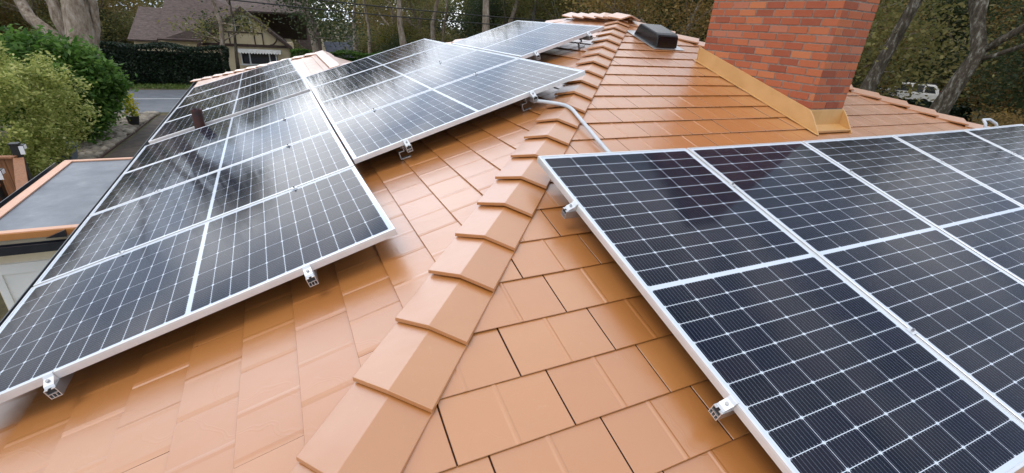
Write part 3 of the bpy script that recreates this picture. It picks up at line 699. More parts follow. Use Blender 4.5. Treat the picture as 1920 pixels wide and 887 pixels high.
# ------------------------------------------------------------------ foliage
nrg = np.random.default_rng(11); rnd.seed(5)
def leaves(centres, size, aspect=.5, droop=.0, rv=None, up=.25):
    """numpy leaf rhombi at given centres -> verts, faces, rnd"""
    n = len(centres)
    d = nrg.normal(size=(n, 3)); d[:, 2] = d[:, 2]*.6-droop; d /= np.linalg.norm(d, axis=1)[:, None]
    nn = nrg.normal(size=(n, 3)); nn[:, 2] = np.abs(nn[:, 2])+up; s = np.cross(d, nn); s /= np.linalg.norm(s, axis=1)[:, None]+1e-9
    L_ = (size*nrg.uniform(.6, 1.35, n))[:, None]
    v = np.stack([centres-d*L_*.5, centres+s*L_*aspect*.5, centres+d*L_*.5, centres-s*L_*aspect*.5], 1).reshape(-1, 3)
    f = np.arange(n*4).reshape(-1, 4)
    return v, f, (nrg.random(n) if rv is None else rv)
def npobj(name, v, f, r, mat, parent=None):
    me = bpy.data.meshes.new(name); off = parent_off(parent)
    if off is not None: v = v-np.array(off)
    n = len(f); me.vertices.add(len(v)); me.vertices.foreach_set('co', v.astype(np.float32).ravel())
    me.loops.add(n*4); me.loops.foreach_set('vertex_index', f.astype(np.int32).ravel())
    me.polygons.add(n); me.polygons.foreach_set('loop_start', np.arange(0, n*4, 4, dtype=np.int32)); me.polygons.foreach_set('loop_total', np.full(n, 4, np.int32))
    me.materials.append(mat); a = me.attributes.new('rnd', 'FLOAT', 'FACE'); a.data.foreach_set('value', r.astype(np.float32)); me.update(calc_edges=True)
    return link(bpy.data.objects.new(name, me), parent)
def clumps(c, rad, n_cl, n_leaf, cl_r, shell=.55, flat=1.):
    """leaf positions in clumps spread over an ellipsoid's outer volume"""
    d = nrg.normal(size=(n_cl, 3)); d /= np.linalg.norm(d, axis=1)[:, None]
    rr = nrg.uniform(shell, 1.0, n_cl)[:, None]*(1+.12*np.sin(d[:, :1]*7+d[:, 1:2]*5))
    cc = np.array(c)+d*rr*np.array(rad)
    tone = nrg.random(n_cl)
    k = nrg.integers(0, n_cl, n_leaf)
    off = nrg.normal(size=(n_leaf, 3))*cl_r; off[:, 2] *= flat
    return cc[k]+off, np.clip(tone[k]*.55+nrg.random(n_leaf)*.5, 0, 1), cc

def branchy(m, p, d, ln, r, depth, ends, spread=.6, gn=.25, up=.15):
    pts = [Vector(p)]; rad = [r]; d = Vector(d).normalized(); n = 4
    for i in range(n):
        d = (d+Vector((rnd.gauss(0, gn), rnd.gauss(0, gn), rnd.gauss(up*.4, gn*.6)))).normalized()
        pts.append(pts[-1]+d*ln/n); rad.append(r*(1-.42*(i+1)/n))
    m.tube(pts, rad, 9 if depth > 1 else 5, cap=True)
    if depth <= 0: ends.append((pts[-1], d)); ends.append((pts[2], d)); return
    for k in range(rnd.choice([2, 3, 3])):
        nd = (d+Vector((rnd.gauss(0, spread), rnd.gauss(0, spread), rnd.gauss(up, spread*.5)))).normalized()
        src = pts[-1] if k else pts[3]
        branchy(m, src-nd*.02, nd, ln*rnd.uniform(.6, .85), rad[-1]*(.82 if k == 0 else .62), depth-1, ends, spread, gn, up)
def tree(name, base, label, group=None, h=9., r=.28, bark=BARK, leaf=LF_OAK, n_leaf=9000, size=.2, lean=(0, 0), depth=3, spread=.6, cl=.5, cat='tree', low=0, gn=.25, path=None, extra=()):
    base = Vector(base); root = thing(name, base, label, cat, group)
    m = MB(); ends = []; th = h*.34
    if path:
        pts = [Vector(p) for p in path]; rs = [r*(1-.35*i/(len(pts)-1)) for i in range(len(pts))]; rs[0] *= 1.25
        m.tube([base]+pts, [r*1.5]+rs, 14); top = pts[-1]; d0 = (pts[-1]-pts[-2]).normalized(); rt = rs[-1]
    else:
        pts = [base]; d0 = Vector((lean[0], lean[1], 1)).normalized()
        for i in range(4): pts.append(pts[-1]+(d0+Vector((rnd.gauss(0, .07), rnd.gauss(0, .07), 0)))*th/4)
        m.tube(pts, [r*1.45, r*1.05, r*.96, r*.9, r*.84], 12); top = pts[-1]; rt = r*.84
    for k in range(3 if depth > 2 else 2):
        nd = (d0+Vector((rnd.gauss(0, spread), rnd.gauss(0, spread), .25))).normalized()
        branchy(m, top-d0*.05, nd, h*.26, rt*(.8 if k == 0 else .6), depth-1, ends, spread, gn)
    for (p, d, l_, rr) in extra: branchy(m, p, d, l_, rr, 1, ends, spread, gn)
    for k in range(low):
        q = pts[rnd.randint(1, len(pts)-1)]; a = rnd.uniform(0, 6.28)
        branchy(m, q, (math.cos(a), math.sin(a), .3), h*.2, r*.3, 1, ends, spread, gn)
    m.build('trunk', bark, root, smooth=True)
    E_ = np.array([tuple(e[0]) for e in ends]); ne = len(E_); k = nrg.integers(0, ne, n_leaf)
    tone = nrg.random(ne); c = E_[k]+nrg.normal(size=(n_leaf, 3))*cl*np.array([1, 1, .7])
    v, f, rr = leaves(c, size, .6, 0, np.clip(tone[k]*.5+nrg.random(n_leaf)*.55, 0, 1)); npobj('crown', v, f, rr, leaf, root)
    return root
def bush(name, c, rad, label, group=None, leaf=LF_OAK, n=9000, size=.12, ncl=160, clr=.22, shell=.6, cat='shrub', aspect=.5, droop=0., stems=5):
    root = thing(name, (c[0], c[1], GZ), label, cat, group)
    p, t, cc = clumps(c, rad, ncl, n, clr, shell)
    p = p[p[:, 2] > GZ+.02]; t = t[:len(p)]
    v, f, r_ = leaves(p, size, aspect, droop, t); npobj('foliage', v, f, r_, leaf, root)
    m = MB()
    for i in range(stems):
        q = cc[rnd.randrange(len(cc))]; b0 = Vector((c[0]+rnd.uniform(-.2, .2), c[1]+rnd.uniform(-.2, .2), GZ)); e_ = Vector(q)
        if e_.z < GZ+.3: e_.z = GZ+.6
        m.tube([b0, b0.lerp(e_, .5)+Vector((rnd.gauss(0, .1), rnd.gauss(0, .1), .1)), e_], [.05, .035, .012], 6)
    m.build('stems', BARK, root, smooth=True); return root
# near shrubs on the left
bush('variegated_shrub', (-6.75, 15.9, -1.60), (2.3, 1.8, 1.9), 'big variegated yellow-green shrub at the left edge behind the fence', None, LF_VAR, 46000, .10, 420, .12, .74, droop=.1)
bush('green_shrub', (-6.15, 20.3, -1.58), (1.68, 1.5, 1.52), 'large bright green leafy shrub beside the driveway, behind the yellow-green one', None, LF_GREEN, 26000, .21, 330, .19, .7, aspect=.42, droop=.35)
bush('green_shrub', (-7.5, 21.4, -1.6), (1.2, 1.3, 1.45), 'smaller bright green shrub top showing left of the large green shrub', None, LF_GREEN, 9000, .15, 130, .19, .6, aspect=.38, droop=.3)
# potted sapling with yellow leaves
px_, py_ = -4.88, 22.6
pp = thing('potted_plant', (px_, py_, GZ), 'small yellow-leaved plant in a black pot at the end of the stone bed', 'potted plant')
m = MB(); m.tube([(px_, py_, GZ+.05), (px_, py_, GZ+.42)], [.16, .22], 16); m.build('pot', BLACKM, pp)
m = MB(); m.tube([(px_, py_, GZ+.4), (px_+.03, py_, GZ+.9), (px_-.05, py_, GZ+1.45)], [.02, .015, .008], 6); m.build('stem', BARK, pp)
c_ = np.array([[px_, py_, GZ+.85]])+nrg.normal(size=(260, 3))*np.array([.13, .13, .28]); v, f, r_ = leaves(c_, .14, .6, .3)
LF_YEL = leaf_mat('leaf_yellow', [(.22, .34, .04), (.50, .46, .03), (.70, .58, .03)])
npobj('foliage', v, f, r_, LF_YEL, pp)
# river stones
def stones(n):
    vs, fs, rs = [], [], []
    ico = bmesh.new(); bmesh.ops.create_icosphere(ico, subdivisions=1, radius=1); iv = np.array([v.co[:] for v in ico.verts]); fi = [tuple(v.index for v in f.verts) for f in ico.faces]; ico.free()
    for i in range(n):
        y = rnd.uniform(15.5, 25.2); x = -4.95+.05*(y-18)-abs(rnd.gauss(0, .75)); s = rnd.uniform(.06, .17)
        sc = np.array([s*rnd.uniform(.8, 1.5), s*rnd.uniform(.7, 1.2), s*.6]); a = rnd.uniform(0, 6.28); q = iv*(1+nrg.normal(size=iv.shape)*.09)*sc
        R_ = np.array([[math.cos(a), -math.sin(a), 0], [math.sin(a), math.cos(a), 0], [0, 0, 1]]); q = q@R_.T+np.array([x, y, GZ+s*.35]); k = len(vs)
        vs += [tuple(p) for p in q]; fs += [tuple(k+j for j in f) for f in fi]; rs += [rnd.random()]*len(fi)
    return vs, fs, rs
v, f, r_ = stones(1000); st_ = obj('river_stones', v, f, STONE, None, True, r_); tag(st_, 'bed of rounded grey-brown river stones beside the driveway', 'stones', kind='stuff')
# grass verge beyond the road
n = 16000; c_ = np.stack([nrg.uniform(-22, 12, n), nrg.uniform(0, 2.3, n), np.full(n, GZ+.05)], 1); c_[:, 1] += 31.2+(c_[:, 0]+90)*(3.2/180)+.35
v, f, r_ = leaves(c_, .22, .18, -1.5); g_ = npobj('grass', v, f, r_, LF_GRASS); tag(g_, 'strip of green grass along the far side of the road', 'grass', kind='stuff')

# ------------------------------------------------------------------ hedges
def hedge(x0, x1, y0, y1, z1, label, n=26000, size=.11, leaf=LF_HEDGE, rot=0):
    c = Vector(((x0+x1)/2, (y0+y1)/2, GZ)); root = thing('hedge', c, label, 'hedge')
    m = MB(); m.box((x0+.35, x1-.35), (y0+.35, y1-.35), (GZ, z1-.35)); m.build('branch_core', TIMBERD, root)
    lx, ly, lz = x1-x0, y1-y0, z1-GZ; ar = np.array([lx*lz, lx*ly, ly*lz, ly*lz]); k = nrg.choice(4, n, p=ar/ar.sum()); u, w, q = nrg.random(n), nrg.random(n), np.abs(nrg.normal(size=n))*.07
    p = np.zeros((n, 3))
    wob = lambda a, b: .09*np.sin(a*2.1)+.07*np.sin(b*3.3+a)
    f0 = k == 0; p[f0] = np.stack([x0+u*lx, y0+q+wob(u*lx, w*lz), GZ+w*lz], 1)[f0]
    f1 = k == 1; p[f1] = np.stack([x0+u*lx, y0+w*ly, z1-q+wob(u*lx, w*ly)], 1)[f1]
    f2 = k == 2; p[f2] = np.stack([x0+q+wob(u*ly, w*lz), y0+u*ly, GZ+w*lz], 1)[f2]
    f3 = k == 3; p[f3] = np.stack([x1-q+wob(u*ly, w*lz), y0+u*ly, GZ+w*lz], 1)[f3]
    v, f, r = leaves(p, size, .6); npobj('foliage', v, f, r, leaf, root); return root
TIMBERD = Mat('hedge_core', (.01, .012, .008), .95).m
hedge(-9.2, -2.25, 34.6, 36.2, -1.22, 'tall clipped dark green hedge across the road in front of the neighbouring house')
hedge(33, 35.2, 12.3, 21, -1.45, 'low dark hedge beyond the right roof edge in front of the white car', 24000, .16)
hedge(1.5, 11.5, 37.2, 38.4, -1.42, 'bright green hedge top showing just above the far roof edge', 22000, .14, LF_GREEN)

# ------------------------------------------------------------------ neighbouring house
nb = thing('neighbour_house', (-2.5, 44, GZ), 'cream half-timbered house with a dark purple-brown shingle roof across the road', 'house')
def npoly(name, faces_pts, mat, parent=nb, thick=None):
    m = MB()
    for pts in faces_pts:
        if thick: m.extr(pts, thick)
        else: m.add(pts, [tuple(range(len(pts)))])
    return m.build(name, mat, parent)
YE = 41.6
npoly('wall', [[(-8.2, YE+.5, GZ), (1.9, YE+.5, GZ), (1.9, YE+.5, -1.15), (-8.2, YE+.5, -1.15)]], TUDOR, thick=(0, 6, 0))
rf = npoly('roof', [[(-6.72, YE, -1.20), (-3.9, YE, -1.20), (-1.3, YE+.1, .9), (3.4, YE+1.2, 1.0), (3.4, YE+4.2, 2.6), (-6.0, YE+4.2, 2.6)]], SHINGLE, thick=(0, .05, -.12))
npoly('roof', [[(-8.45, YE+.15, -1.32), (-6.80, YE+.15, -1.32), (-6.35, YE+3.3, .72), (-7.95, YE+3.3, .72)]], SHINGLE, thick=(0, .05, -.12))
npoly('roof', [[(3.4, YE+4.2, 2.6), (-6.0, YE+4.2, 2.6), (-6.0, YE+9, -1.2), (3.4, YE+9, -1.2)]], SHINGLE, thick=(0, .05, -.12))
m = MB(); m.box((-5.05, -4.85), (YE+1.1, YE+1.3), (-.42, -.16)); m.build('roof_vent', WHITE, rf)
# front gable
GX, GHW, GT, GB = -1.28, 2.85, 1.02, -1.42
gy = YE-.9
gab = npoly('gable_wall', [[(GX-GHW+.1, gy, GB), (GX+GHW-.1, gy, GB), (GX, gy, GT-.08)]], TUDOR, thick=(0, .3, 0))
npoly('wall', [[(GX-GHW+.28, gy+.08, GZ), (GX+GHW-.1, gy+.08, GZ), (GX+GHW-.1, gy+.08, GB), (GX-GHW+.28, gy+.08, GB)]], TUDOR, thick=(0, 3, 0))
for s in (-1, 1):
    npoly('roof', [[(GX, gy-.35, GT+.08), (GX+s*(GHW+.18), gy-.35, GB-.06), (GX+s*(GHW+.18), gy+4.6, GB-.06), (GX, gy+4.6, GT+.08)]], SHINGLE, thick=(0, 0, .10))
    npoly('bargeboard', [[(GX, gy-.37, GT+.10), (GX+s*(GHW+.2), gy-.37, GB-.04), (GX+s*(GHW+.2), gy-.37, GB-.26), (GX, gy-.37, GT-.13)]], TIMBER, thick=(0, .04, 0))
m = MB(); m.box((GX-GHW+.05, GX+GHW-.05), (gy-.06, gy-.004), (GB-.04, GB+.14)); m.box((GX-1.25, GX+1.15), (gy-.05, gy-.004), (-.55, -.47))
for x, zt in ((-1.05, -.55), (.55, -.1), (1.08, .22)): m.box((GX+x, GX+x+.08), (gy-.045, gy-.003), (GB+.14 if zt < .3 else -.47, zt))
for s in (-1, 1):
    arc = [(GX+s*(1.55+.55*math.sin(a)), GB+.14+.72*(1-math.cos(a))) for a in np.linspace(0, 1.35, 8)]
    m.tube([(x, gy-.03, z) for x, z in arc], .045, 6)
m.build('timber_framing', TIMBER, nb)
w_ = MB(); w_.box((-.52+GX, .42+GX), (gy-.04, gy-.002), (-.42, .42)); wn = w_.build('window', GLASS, nb)
m = MB()
for x in (-.58, -.08, .42): m.box((GX+x, GX+x+.07), (gy-.07, gy-.041), (-.44, .46))
m.box((GX-.66, GX+.6), (gy-.09, gy-.041), (.47, .60)); m.build('window_frame', WHITE, wn)
w_ = MB(); w_.box((GX-.42, GX+1.92), (gy+.02, gy+.078), (-2.62, -1.86)); wn = w_.build('window', GLASS, nb)
m = MB()
for x in (-.50, .05, 1.35, 1.80): m.box((GX+x, GX+x+.09), (gy-.01, gy+.019), (-2.62, -1.86))
m.box((GX-.6, GX+2.0), (gy-.02, gy+.019), (-2.74, -2.63)); m.build('window_frame', WHITE, wn)
m = MB(); n_ = 16
for i in range(n_):
    x = GX-.75+i*(2.95/n_); m.extr([(x, gy-.02, -1.62), (x+2.95/n_, gy-.02, -1.62), (x+2.95/n_, gy-.28, -1.84), (x+1.47/n_, gy-.29, -1.93), (x, gy-.28, -1.84)], (0, -.012, .012))
m.build('awning', WHITE, nb)
# farther buildings glimpsed between the trunks
fb = thing('garden_shed', (9.4, 64, GZ), 'small white gabled shed with blue-grey roof far behind the panels', 'shed')
m = MB(); m.box((8.7, 10.3), (63, 66), (GZ, -2.35)); m.build('wall', WHITE, fb)
m = MB(); m.extr([(8.5, 62.8, -2.4), (10.5, 62.8, -2.4), (10.2, 64.4, -1.25), (8.8, 64.4, -1.25)], (0, .3, .05)); m.build('roof', SLATEB, fb)
m = MB(); m.box((9.35, 9.75), (62.97, 62.995), (-2.62, -2.42)); m.build('window', GLASS, fb)
fc = thing('distant_house', (6, 56, GZ), 'distant house with a tall dark roof and a thin cream gable edge between the trunks', 'house')
m = MB(); m.box((3.2, 4.9), (52, 58), (GZ, -1.6)); m.build('wall', CREAM, fc)
m = MB(); m.extr([(2.8, 51.6, -1.8), (5.0, 51.6, -3.2), (4.75, 51.6, -1.0), (4.2, 51.6, 1.0), (2.9, 51.6, 1.0)], (0, 7, 0)); m.build('roof', SHINGLE, fc)
m = MB(); m.extr([(4.76, 51.5, -3.3), (5.25, 51.5, -3.3), (4.72, 51.5, -.5)], (0, .08, 0)); m.build('gable_trim', CREAM, fc)
m = MB(); m.extr([(5.5, 57, -3.3), (9.0, 57, -3.3), (9.0, 59, -1.9), (5.5, 59, -1.9)], (0, .2, .1)); m.build('roof_wing', SLATEB, fc)
fd = thing('distant_cottage', (17.5, 60, GZ), 'distant blue-grey cottage roof low behind the middle panels', 'cottage')
m = MB(); m.box((13.8, 19.5), (59, 64), (GZ, -1.3)); m.build('wall', CREAM, fd)
m = MB(); m.extr([(13.4, 58.6, -1.35), (19.9, 58.6, -1.35), (19.4, 61.5, .9), (14.0, 61.5, .9)], (0, .2, .12)); m.build('roof', SLATEB, fd)

# ------------------------------------------------------------------ power lines, pole, car
def cable(name, a, b, sag, label, r=.028, grp='overhead cables across the road'):
    a, b = Vector(a), Vector(b); pts = [a.lerp(b, t)-Vector((0, 0, sag*4*t*(1-t))) for t in np.linspace(0, 1, 40)]
    m = MB(); m.tube(pts, r, 6); o = m.build(name, WIREM, None, smooth=True); tag(o, label, 'cable', grp)
cable('power_line', (-16, 26, 2.35), (30, 26.6, 1.55), .75, 'lower of the two black overhead cables crossing in front of the trees')
cable('power_line', (-16, 26, 2.75), (30, 26.6, 1.95), .75, 'upper of the two black overhead cables crossing in front of the trees')
up_ = thing('utility_pole', (19.6, 36, GZ), 'grey wooden utility pole behind the top panel', 'utility pole')
m = MB(); m.tube([(19.6, 36, GZ), (19.6, 36, 8.5)], [.17, .13], 14); m.build('pole', POLEM, up_)
m = MB(); m.box((18.5, 20.7), (35.75, 35.85), (7.4, 7.55)); m.build('crossarm', POLEM, up_)
m = MB()
for x in (18.6, 19.2, 20.0, 20.6): m.tube([(x, 35.8, 7.55), (x, 35.8, 7.72)], .05, 8)
m.build('insulator', GLASS, up_)
for dx, lab in ((0, 'left guy wire slanting down behind the roof ridge'), (.35, 'right guy wire slanting down behind the roof ridge')):
    m = MB(); m.tube([(19.6, 36, 6.2), (23.9+dx*2, 35.4, GZ)], .018, 6); o = m.build('guy_wire', ALU2); tag(o, lab, 'guy wire', 'guy wires of the pole')
def car(loc, rz, paint, label):
    root = thing('parked_car', loc, label, 'car'); O = Vector(loc)
    X = Vector((math.cos(rz), math.sin(rz), 0)); Y = Vector((-math.sin(rz), math.cos(rz), 0)); Z = Vector((0, 0, 1))
    P = lambda x, y, z: O+X*x+Y*y+Z*z
    low = [(-2.25, .35), (-2.3, .6), (-2.28, .98), (-1.1, 1.02), (2.15, 1.04), (2.25, .75), (2.22, .35)]
    cabn = [(-1.15, 1.02), (-.35, 1.62), (.0, 1.70), (1.75, 1.68), (2.02, 1.5), (2.18, 1.04)]
    def loft(prof, w0, w1, z0, z1, name, mt):
        m = MB(); v = []; n = len(prof)
        for sgn in (-1, 1):
            for x, z in prof: w = w0+(w1-w0)*max(0, min(1, (z-z0)/(z1-z0))); v.append(P(x, sgn*w, z))
        m.add(v, [tuple(range(n)), tuple(range(n, 2*n))[::-1]]+[(i, i+n, (i+1) % n+n, (i+1) % n) for i in range(n)]); return m.build(name, mt, root, bevel=.03)
    body = loft(low, .92, .90, .35, 1.0, 'body', paint); loft(cabn, .86, .68, 1.02, 1.7, 'cabin', paint)
    wnd = [[(-.85, 1.10), (-.30, 1.55), (.35, 1.60), (.35, 1.10)], [(.45, 1.10), (.45, 1.60), (1.15, 1.60), (1.15, 1.10)], [(1.25, 1.10), (1.25, 1.59), (1.72, 1.56), (1.95, 1.10)]]
    for sgn in (-1, 1):
        for q in wnd:
            m = MB(); m.extr([P(x, sgn*(.865-.18*(z-1.02)/.68), z) for x, z in q], Y*(sgn*.008)); m.build('window', GLASS, root)
    for x in (-1.45, 1.4):
        for sgn in (-1, 1):
            m = MB(); m.tube([P(x, sgn*.72, .34), P(x, sgn*.94, .34)], .34, 20); wh = m.build('wheel', RUB, root)
            m = MB(); m.tube([P(x, sgn*.90, .34), P(x, sgn*.95, .34)], .2, 12); m.build('rim', ALU2, wh)
    for sgn in (-1, 1):
        m = MB(); m.frame(O, X, Y, Z, (2.22, 2.27), (sgn*.82-.08, sgn*.82+.08), (.75, 1.25)); m.build('tail_light', REDL, root)
        m = MB(); m.frame(O, X, Y, Z, (-2.32, -2.27), (sgn*.7-.14, sgn*.7+.14), (.72, .88)); m.build('headlight', LENS, root)
        m = MB(); m.frame(O, X, Y, Z, (-.2, 1.9), (sgn*.62-.02, sgn*.62+.02), (1.73, 1.77)); m.build('roof_rack', BLACKM, root)
    return root
bush('dark_shrub', (38.4, 18.9, -2.3), (1.1, 1.3, 1.15), 'dark shrub hiding the front of the white car', None, LF_HEDGE, 5000, .15, 60, .22, .5)
car((45.6, 21.0, GZ+.72), math.radians(-65), CARW, 'white estate car parked beyond the hedge on the right')
sheet('verge', [(38, 12), (60, 12), (60, 32), (38, 32)], GROUND, GZ+.70)

# ------------------------------------------------------------------ individual trees that the photo shows
tree('oak_tree', (-7.3, 28, GZ), 'huge pale-barked oak with several thick stems behind the green shrub', None, 7.5, .62, BARKP, LF_OAK, 4500, .16,
     path=[(-7.35, 28, -2.4), (-7.2, 28, -.9), (-7.1, 28.05, .6), (-6.9, 28.2, 2.4)], extra=[((-7.5, 28, -1.6), (-.75, .1, 1), 5.5, .30), ((-7.5, 28, -1.0), (-.35, .1, 1), 5, .26), ((-6.95, 28, -1.2), (.12, 0, 1), 4.5, .2)], cl=.8)
tree('birch_tree', (-2.95, 37.3, GZ), 'slender pale ivy-flecked trunk standing in front of the cream gable', None, 8, .16, BARKP, LF_OAK, 2600, .17, path=[(-2.75, 37.3, -2.2), (-2.5, 37.3, -1), (-2.4, 37.3, .1), (-2.65, 37.3, 1.6)], cl=.42, low=5)
tree('birch_tree', (-1.9, 37.6, GZ), 'thin dark leafy tree in front of the upper gable window', None, 7, .09, BARK, LF_DARK, 1500, .16, path=[(-1.85, 37.6, -2), (-1.75, 37.6, -.6), (-1.7, 37.6, 1.2)], cl=.38, low=3)
tree('oak_tree', (2.9, 35, GZ), 'leaning trunk with dense dark foliage just right of the cream gable', None, 7, .22, BARKP, LF_DARK, 12000, .17, path=[(3.1, 35, -2.0), (2.9, 35, -.4), (2.6, 35, 1.3), (2.5, 35, 2.6)], cl=.75, low=7)
tree('oak_tree', (9.7, 38, GZ), 'tall brown-leaved oak with a pale upright trunk behind the middle array', None, 8, .24, BARKP, LF_BROWN, 10000, .17, path=[(9.6, 38, -1.2), (9.3, 38, .6), (9.3, 38, 2.6)], cl=.85, low=1)
tree('oak_tree', (12.6, 40, GZ), 'brown-leaved oak with a thin forked trunk right of the pale upright one', None, 8.5, .2, BARKP, LF_BROWN, 10000, .17, path=[(12.5, 40, -1.2), (12.4, 40, .8), (12.9, 40, 2.8)], cl=.85, low=1)
tree('oak_tree', (16.1, 37, GZ), 'thick straight lichen-grey trunk left of the top panel', None, 12, .36, BARKP, LF_OAK, 10000, .2, path=[(16.0, 37, -.8), (15.9, 37, 1.0), (15.8, 37, 3.2)], cl=.9, low=0)
tree('oak_tree', (17.9, 37.5, GZ), 'slanting lichen-grey trunk just above the top panel', None, 11, .24, BARKP, LF_OAK, 9000, .2, path=[(17.8, 37.5, -.8), (18.2, 37.5, 1.2), (19.0, 37.5, 3.6)], cl=.9, low=0)
tree('oak_tree', (25.3, 36.5, GZ), 'massive dark forked trunk rising behind the roof ridge', None, 12, .55, BARK, LF_OAK, 11000, .2, path=[(25.2, 36.5, -.8), (25.1, 36.5, 1.0), (24.9, 36.5, 2.4)], cl=.9, low=0)
tree('oak_tree', (26.2, 24.6, GZ), 'leaning lichen-spotted trunk left of the chimney', None, 10, .27, BARKL, LF_OAK, 9000, .17, path=[(26.3, 24.7, -1.0), (26.1, 25.3, .8), (26, 26.1, 3.4), (26, 26.6, 5.5)], cl=.8, low=2)
tree('oak_tree', (22.0, 11.35, GZ), 'dark mossy leaning trunk just right of the chimney', None, 10, .26, BARKL, LF_OAK, 15000, .10, path=[(22, 11.15, -.9), (22.1, 11.0, .6), (22.2, 10.75, 2.2), (22.3, 10.4, 4.4)], cl=.75, low=0)
tree('oak_tree', (22.2, 8.5, GZ), 'crooked lichen-covered oak trunk on the right, forking above the hedge', None, 10, .27, BARKL, LF_OAK, 17000, .10, path=[(22.1, 8.55, -1.0), (22, 8.25, .4), (22, 8.05, 1.35), (22, 8.5, 2.4), (22.1, 8.7, 3.6)], cl=.8, low=0,
     extra=[((22, 8.05, 1.3), (0, -.5, .9), 3.0, .13), ((22, 8.2, 1.0), (.1, -.9, .35), 2.8, .085), ((22, 8.3, 2.0), (0, .7, .8), 3, .12)])
for x, y, zt, lx, lab in ((6.3, 41, 3.4, .25, 'slim pale trunk between the dark leaning tree and the white shed'), (7.9, 43, 3.6, -.3, 'slim pale trunk just behind the golden shrub'), (13.9, 42, 3.8, .35, 'slim pale trunk with a slight lean behind the middle array'), (21.6, 40, 4.2, -.2, 'slim grey trunk right of the utility pole'), (28.5, 33, 4.0, .4, 'slim pale trunk left of the black roof vent'), (29.8, 31, 4.0, -.5, 'slim bending trunk behind the black roof vent')):
    tree('birch_tree', (x, y, GZ), lab, 'slim pale trunks before the woods', 10, .13, BARKP, LF_BROWN if x < 20 else LF_GOLD, 3500, .17, path=[(x+lx*.3, y, -1.5), (x+lx*.2, y, .3), (x+lx, y, 1.9), (x+lx*1.2, y, zt)], cl=.7)
bush('golden_shrub', (11.4, 46, -1.6), (2.1, 1.6, 2.2), 'round golden-olive shrub behind the middle array, right of the white shed', None, LF_GOLD, 9000, .16, 120, .3, .5)
for x, y, s_, lab in ((23.5, 5.6, 1.0, 'rust-brown shrub at the right picture edge above the panels'), (24.5, 7.3, .95, 'rust-brown shrub just right of the crooked oak trunk'), (26.5, 4.6, 1.3, 'tall olive-brown shrub at the far right edge'), (21.5, 6.2, .8, 'low rust-brown shrub above the farthest right panel')):
    bush('brown_shrub', (x, y, GZ+1.3*s_), (2.0*s_, 2.0*s_, 1.65*s_), lab, 'brown shrubs on the right', LF_BROWN, 8000, .13, 120, .25, .55)

rnd.seed(21)
# woodland trees : four kinds, then copies with their parts
kinds = [
    ('oak_tree', tree('oak_tree', (-14, 33, GZ), 'tmp', 'woodland trees', 13, .30, BARKP, LF_OAK, 24000, .165, cl=1.0, low=6), 'olive-leaved oak'),
    ('evergreen_tree', tree('evergreen_tree', (-19, 40, GZ), 'tmp', 'woodland trees', 12, .24, BARK, LF_DARK, 26000, .165, cl=1.0, low=12), 'dark evergreen'),
    ('autumn_tree', tree('autumn_tree', (14, 48, GZ), 'tmp', 'woodland trees', 12, .26, BARKP, LF_BROWN, 22000, .165, cl=1.0, low=8), 'brown autumn tree'),
    ('oak_tree', tree('oak_tree', (-25, 30, GZ), 'tmp', 'woodland trees', 15, .36, BARKP, LF_OAK, 18000, .165, cl=1.15, low=3, depth=4), 'tall pale-limbed oak')]
spots = []
def az(a, r): a = math.radians(a); return (CAM.x+r*math.sin(a), CAM.y+r*math.cos(a))
for r, a0, a1, st_ in ((40, 7, 76, 5.2), (50, -27, 78, 4.8), (31, 28, 74, 7.5), (60, -30, 80, 4.6)):
    a = a0
    while a < a1:
        spots.append((a+rnd.uniform(-1.3, 1.3), r+rnd.uniform(-3.2, 3.2))); a += st_
for a, r in ((-31, 38), (-42, 33), (-55, 30), (-36, 27)): spots.append((a, r))
SECT = ((-45, 'outside the left edge'), (-25, 'at the far left'), (-18, 'behind the big pale oak'), (-12, 'above the green shrubs'), (-7, 'behind the left roof wing'), (-2, 'behind the shingle roof'), (4, 'behind the cream gable'), (9, 'behind the dark leaning tree'), (13, 'behind the white shed'), (17, 'behind the golden shrub'), (21, 'behind the middle array'), (25, 'left of the utility pole'), (29, 'right of the utility pole'), (33, 'behind the roof ridge'), (38, 'left of the black roof vent'), (43, 'behind the black roof vent'), (47, 'left of the chimney'), (55, 'hidden behind the chimney'), (59, 'touching the chimney right side'), (63, 'left of the white car'), (67, 'above the white car'), (71, 'behind the crooked oak'))
def sector(a):
    for lim, t in SECT:
        if a < lim: return t
    return 'at the right picture edge'
used = set(); cnt = {}
first = [True]*4
for i, (a, r) in enumerate(spots):
    x, y = az(a, r)
    if -10 < x < 10 and 38 < y < 52: continue
    if y < 36 and -12 < x < -1: continue
    if 24 < y < 36 and x < 24 and x > -12: continue
    if 60.5 < a < 70 and r < 54: continue
    if a < 31 and 5 < a and r < 43.5: continue
    if 3.3 < a < 9.8 and r < 63: continue
    k = rnd.choice([0, 0, 1, 1, 2, 3]) if a < 30 else rnd.choice([0, 0, 1, 2, 3, 3])
    nm, src, lab = kinds[k]
    if first[k]: o = src; first[k] = False
    else: o = copy_tree(src)
    o.location = (x, y, GZ); o.rotation_euler = (0, 0, rnd.uniform(0, 6.28)); s = rnd.uniform(.85, 1.2)*(.62 if a < 22 else .8 if a < 30 else 1); o.scale = (s*1.25 if a < 22 else s, s*1.25 if a < 22 else s, s*rnd.uniform(.9, 1.15))
    dist = 'front row' if r < 36 else 'second row' if r < 45 else 'third row' if r < 55 else 'last row'
    key = lab+' '+sector(a)+', '+dist+' of trees'
    o['label'] = key; cnt.setdefault(key, []).append((a, o))
for key, lst in cnt.items():
    if len(lst) > 1:
        lst.sort(key=lambda q: q[0])
        for q, (a, o) in enumerate(lst): o['label'] = key+', '+(['left one', 'right one'] if len(lst) == 2 else ['left one', 'middle one', 'right one', 'last one'])[q]
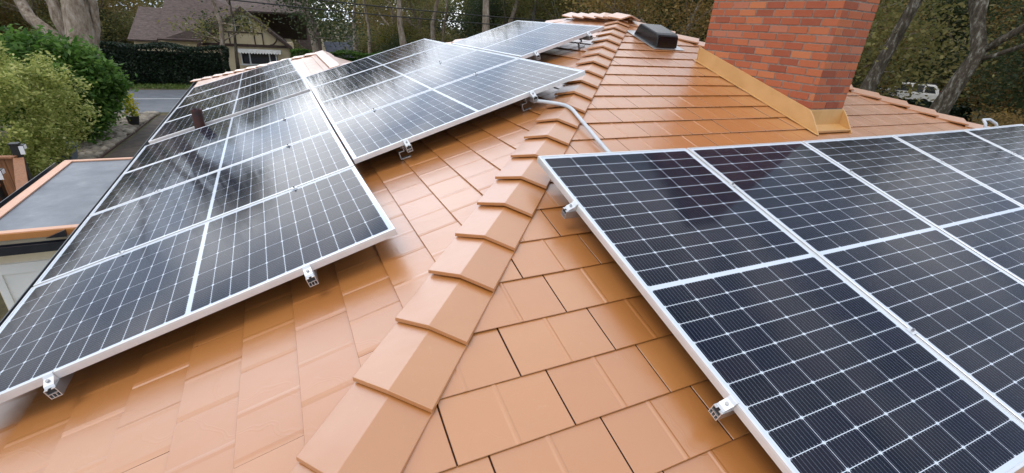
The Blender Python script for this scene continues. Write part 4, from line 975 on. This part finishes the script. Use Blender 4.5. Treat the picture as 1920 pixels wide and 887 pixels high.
# undergrowth between the trunks
ub = bush('undergrowth_shrub', (16, 44, GZ+1.3), (2.4, 2.0, 1.7), 'tmp', 'undergrowth shrubs', LF_DARK, 10000, .15, 90, .34, .4)
ubrown = bush('undergrowth_shrub', (30, 40, GZ+1.3), (2.4, 2.0, 1.6), 'tmp', 'undergrowth shrubs', LF_OAK, 10000, .15, 90, .34, .4)
j = 0; uf = [True, True]; ucnt = {}
for r, a0, a1, st_ in ((45, 12, 74, 4.2), (34, 30, 72, 6.5), (55, -30, 12, 5), (57, 56, 80, 3.0)):
    a = a0
    while a < a1:
        aa = a+rnd.uniform(-1, 1); x, y = az(aa, r+rnd.uniform(-2, 2)); a += st_
        if -10 < x < 10 and 38 < y < 52: continue
        if 59 < aa < 72 and r < 54: continue
        if 3.3 < aa < 9.8: continue
        k = j % 2; src = (ub, ubrown)[k]; o = src if uf[k] else copy_tree(src); uf[k] = False; j += 1
        o.location = (x, y, GZ); o.rotation_euler = (0, 0, rnd.uniform(0, 6)); s = rnd.uniform(.9, 1.5); o.scale = (s, s, s)
        key = ('dark green' if k == 0 else 'olive brown')+' undergrowth shrub '+sector(aa)+(', nearer' if r < 40 else ', middle' if r < 50 else ', far')
        o['label'] = key; ucnt.setdefault(key, []).append((aa, o))
for key, lst in ucnt.items():
    if len(lst) > 1:
        lst.sort(key=lambda q: q[0])
        for q, (a, o) in enumerate(lst): o['label'] = key+', '+(['left one', 'right one'] if len(lst) == 2 else ['left one', 'middle one', 'right one', 'last one'])[q]
# far-off wood as one mass
n = 330000; a = np.radians(np.concatenate([nrg.uniform(-62, 92, 180000), nrg.uniform(20, 80, 150000)])); rr = nrg.uniform(66, 84, n)
hh = nrg.random(n)**.8*((9.5+3.5*np.clip(np.degrees(a)/60, -.5, 1.3)+1.6*np.sin(a*23)+1.4*np.sin(a*61+1))); tone = .5+.5*np.sin(a*40+hh*.9)*np.sin(a*17+hh*.5)
c_ = np.stack([CAM.x+rr*np.sin(a), CAM.y+rr*np.cos(a), GZ+hh], 1)
v, f, r_ = leaves(c_, .42, .7, 0, np.clip(tone*.6+nrg.random(n)*.45, 0, 1)); fw = npobj('distant_woods', v, f, r_, LF_OAK); tag(fw, 'far-off olive-green wood closing the view behind all the trees', 'woods', kind='stuff')
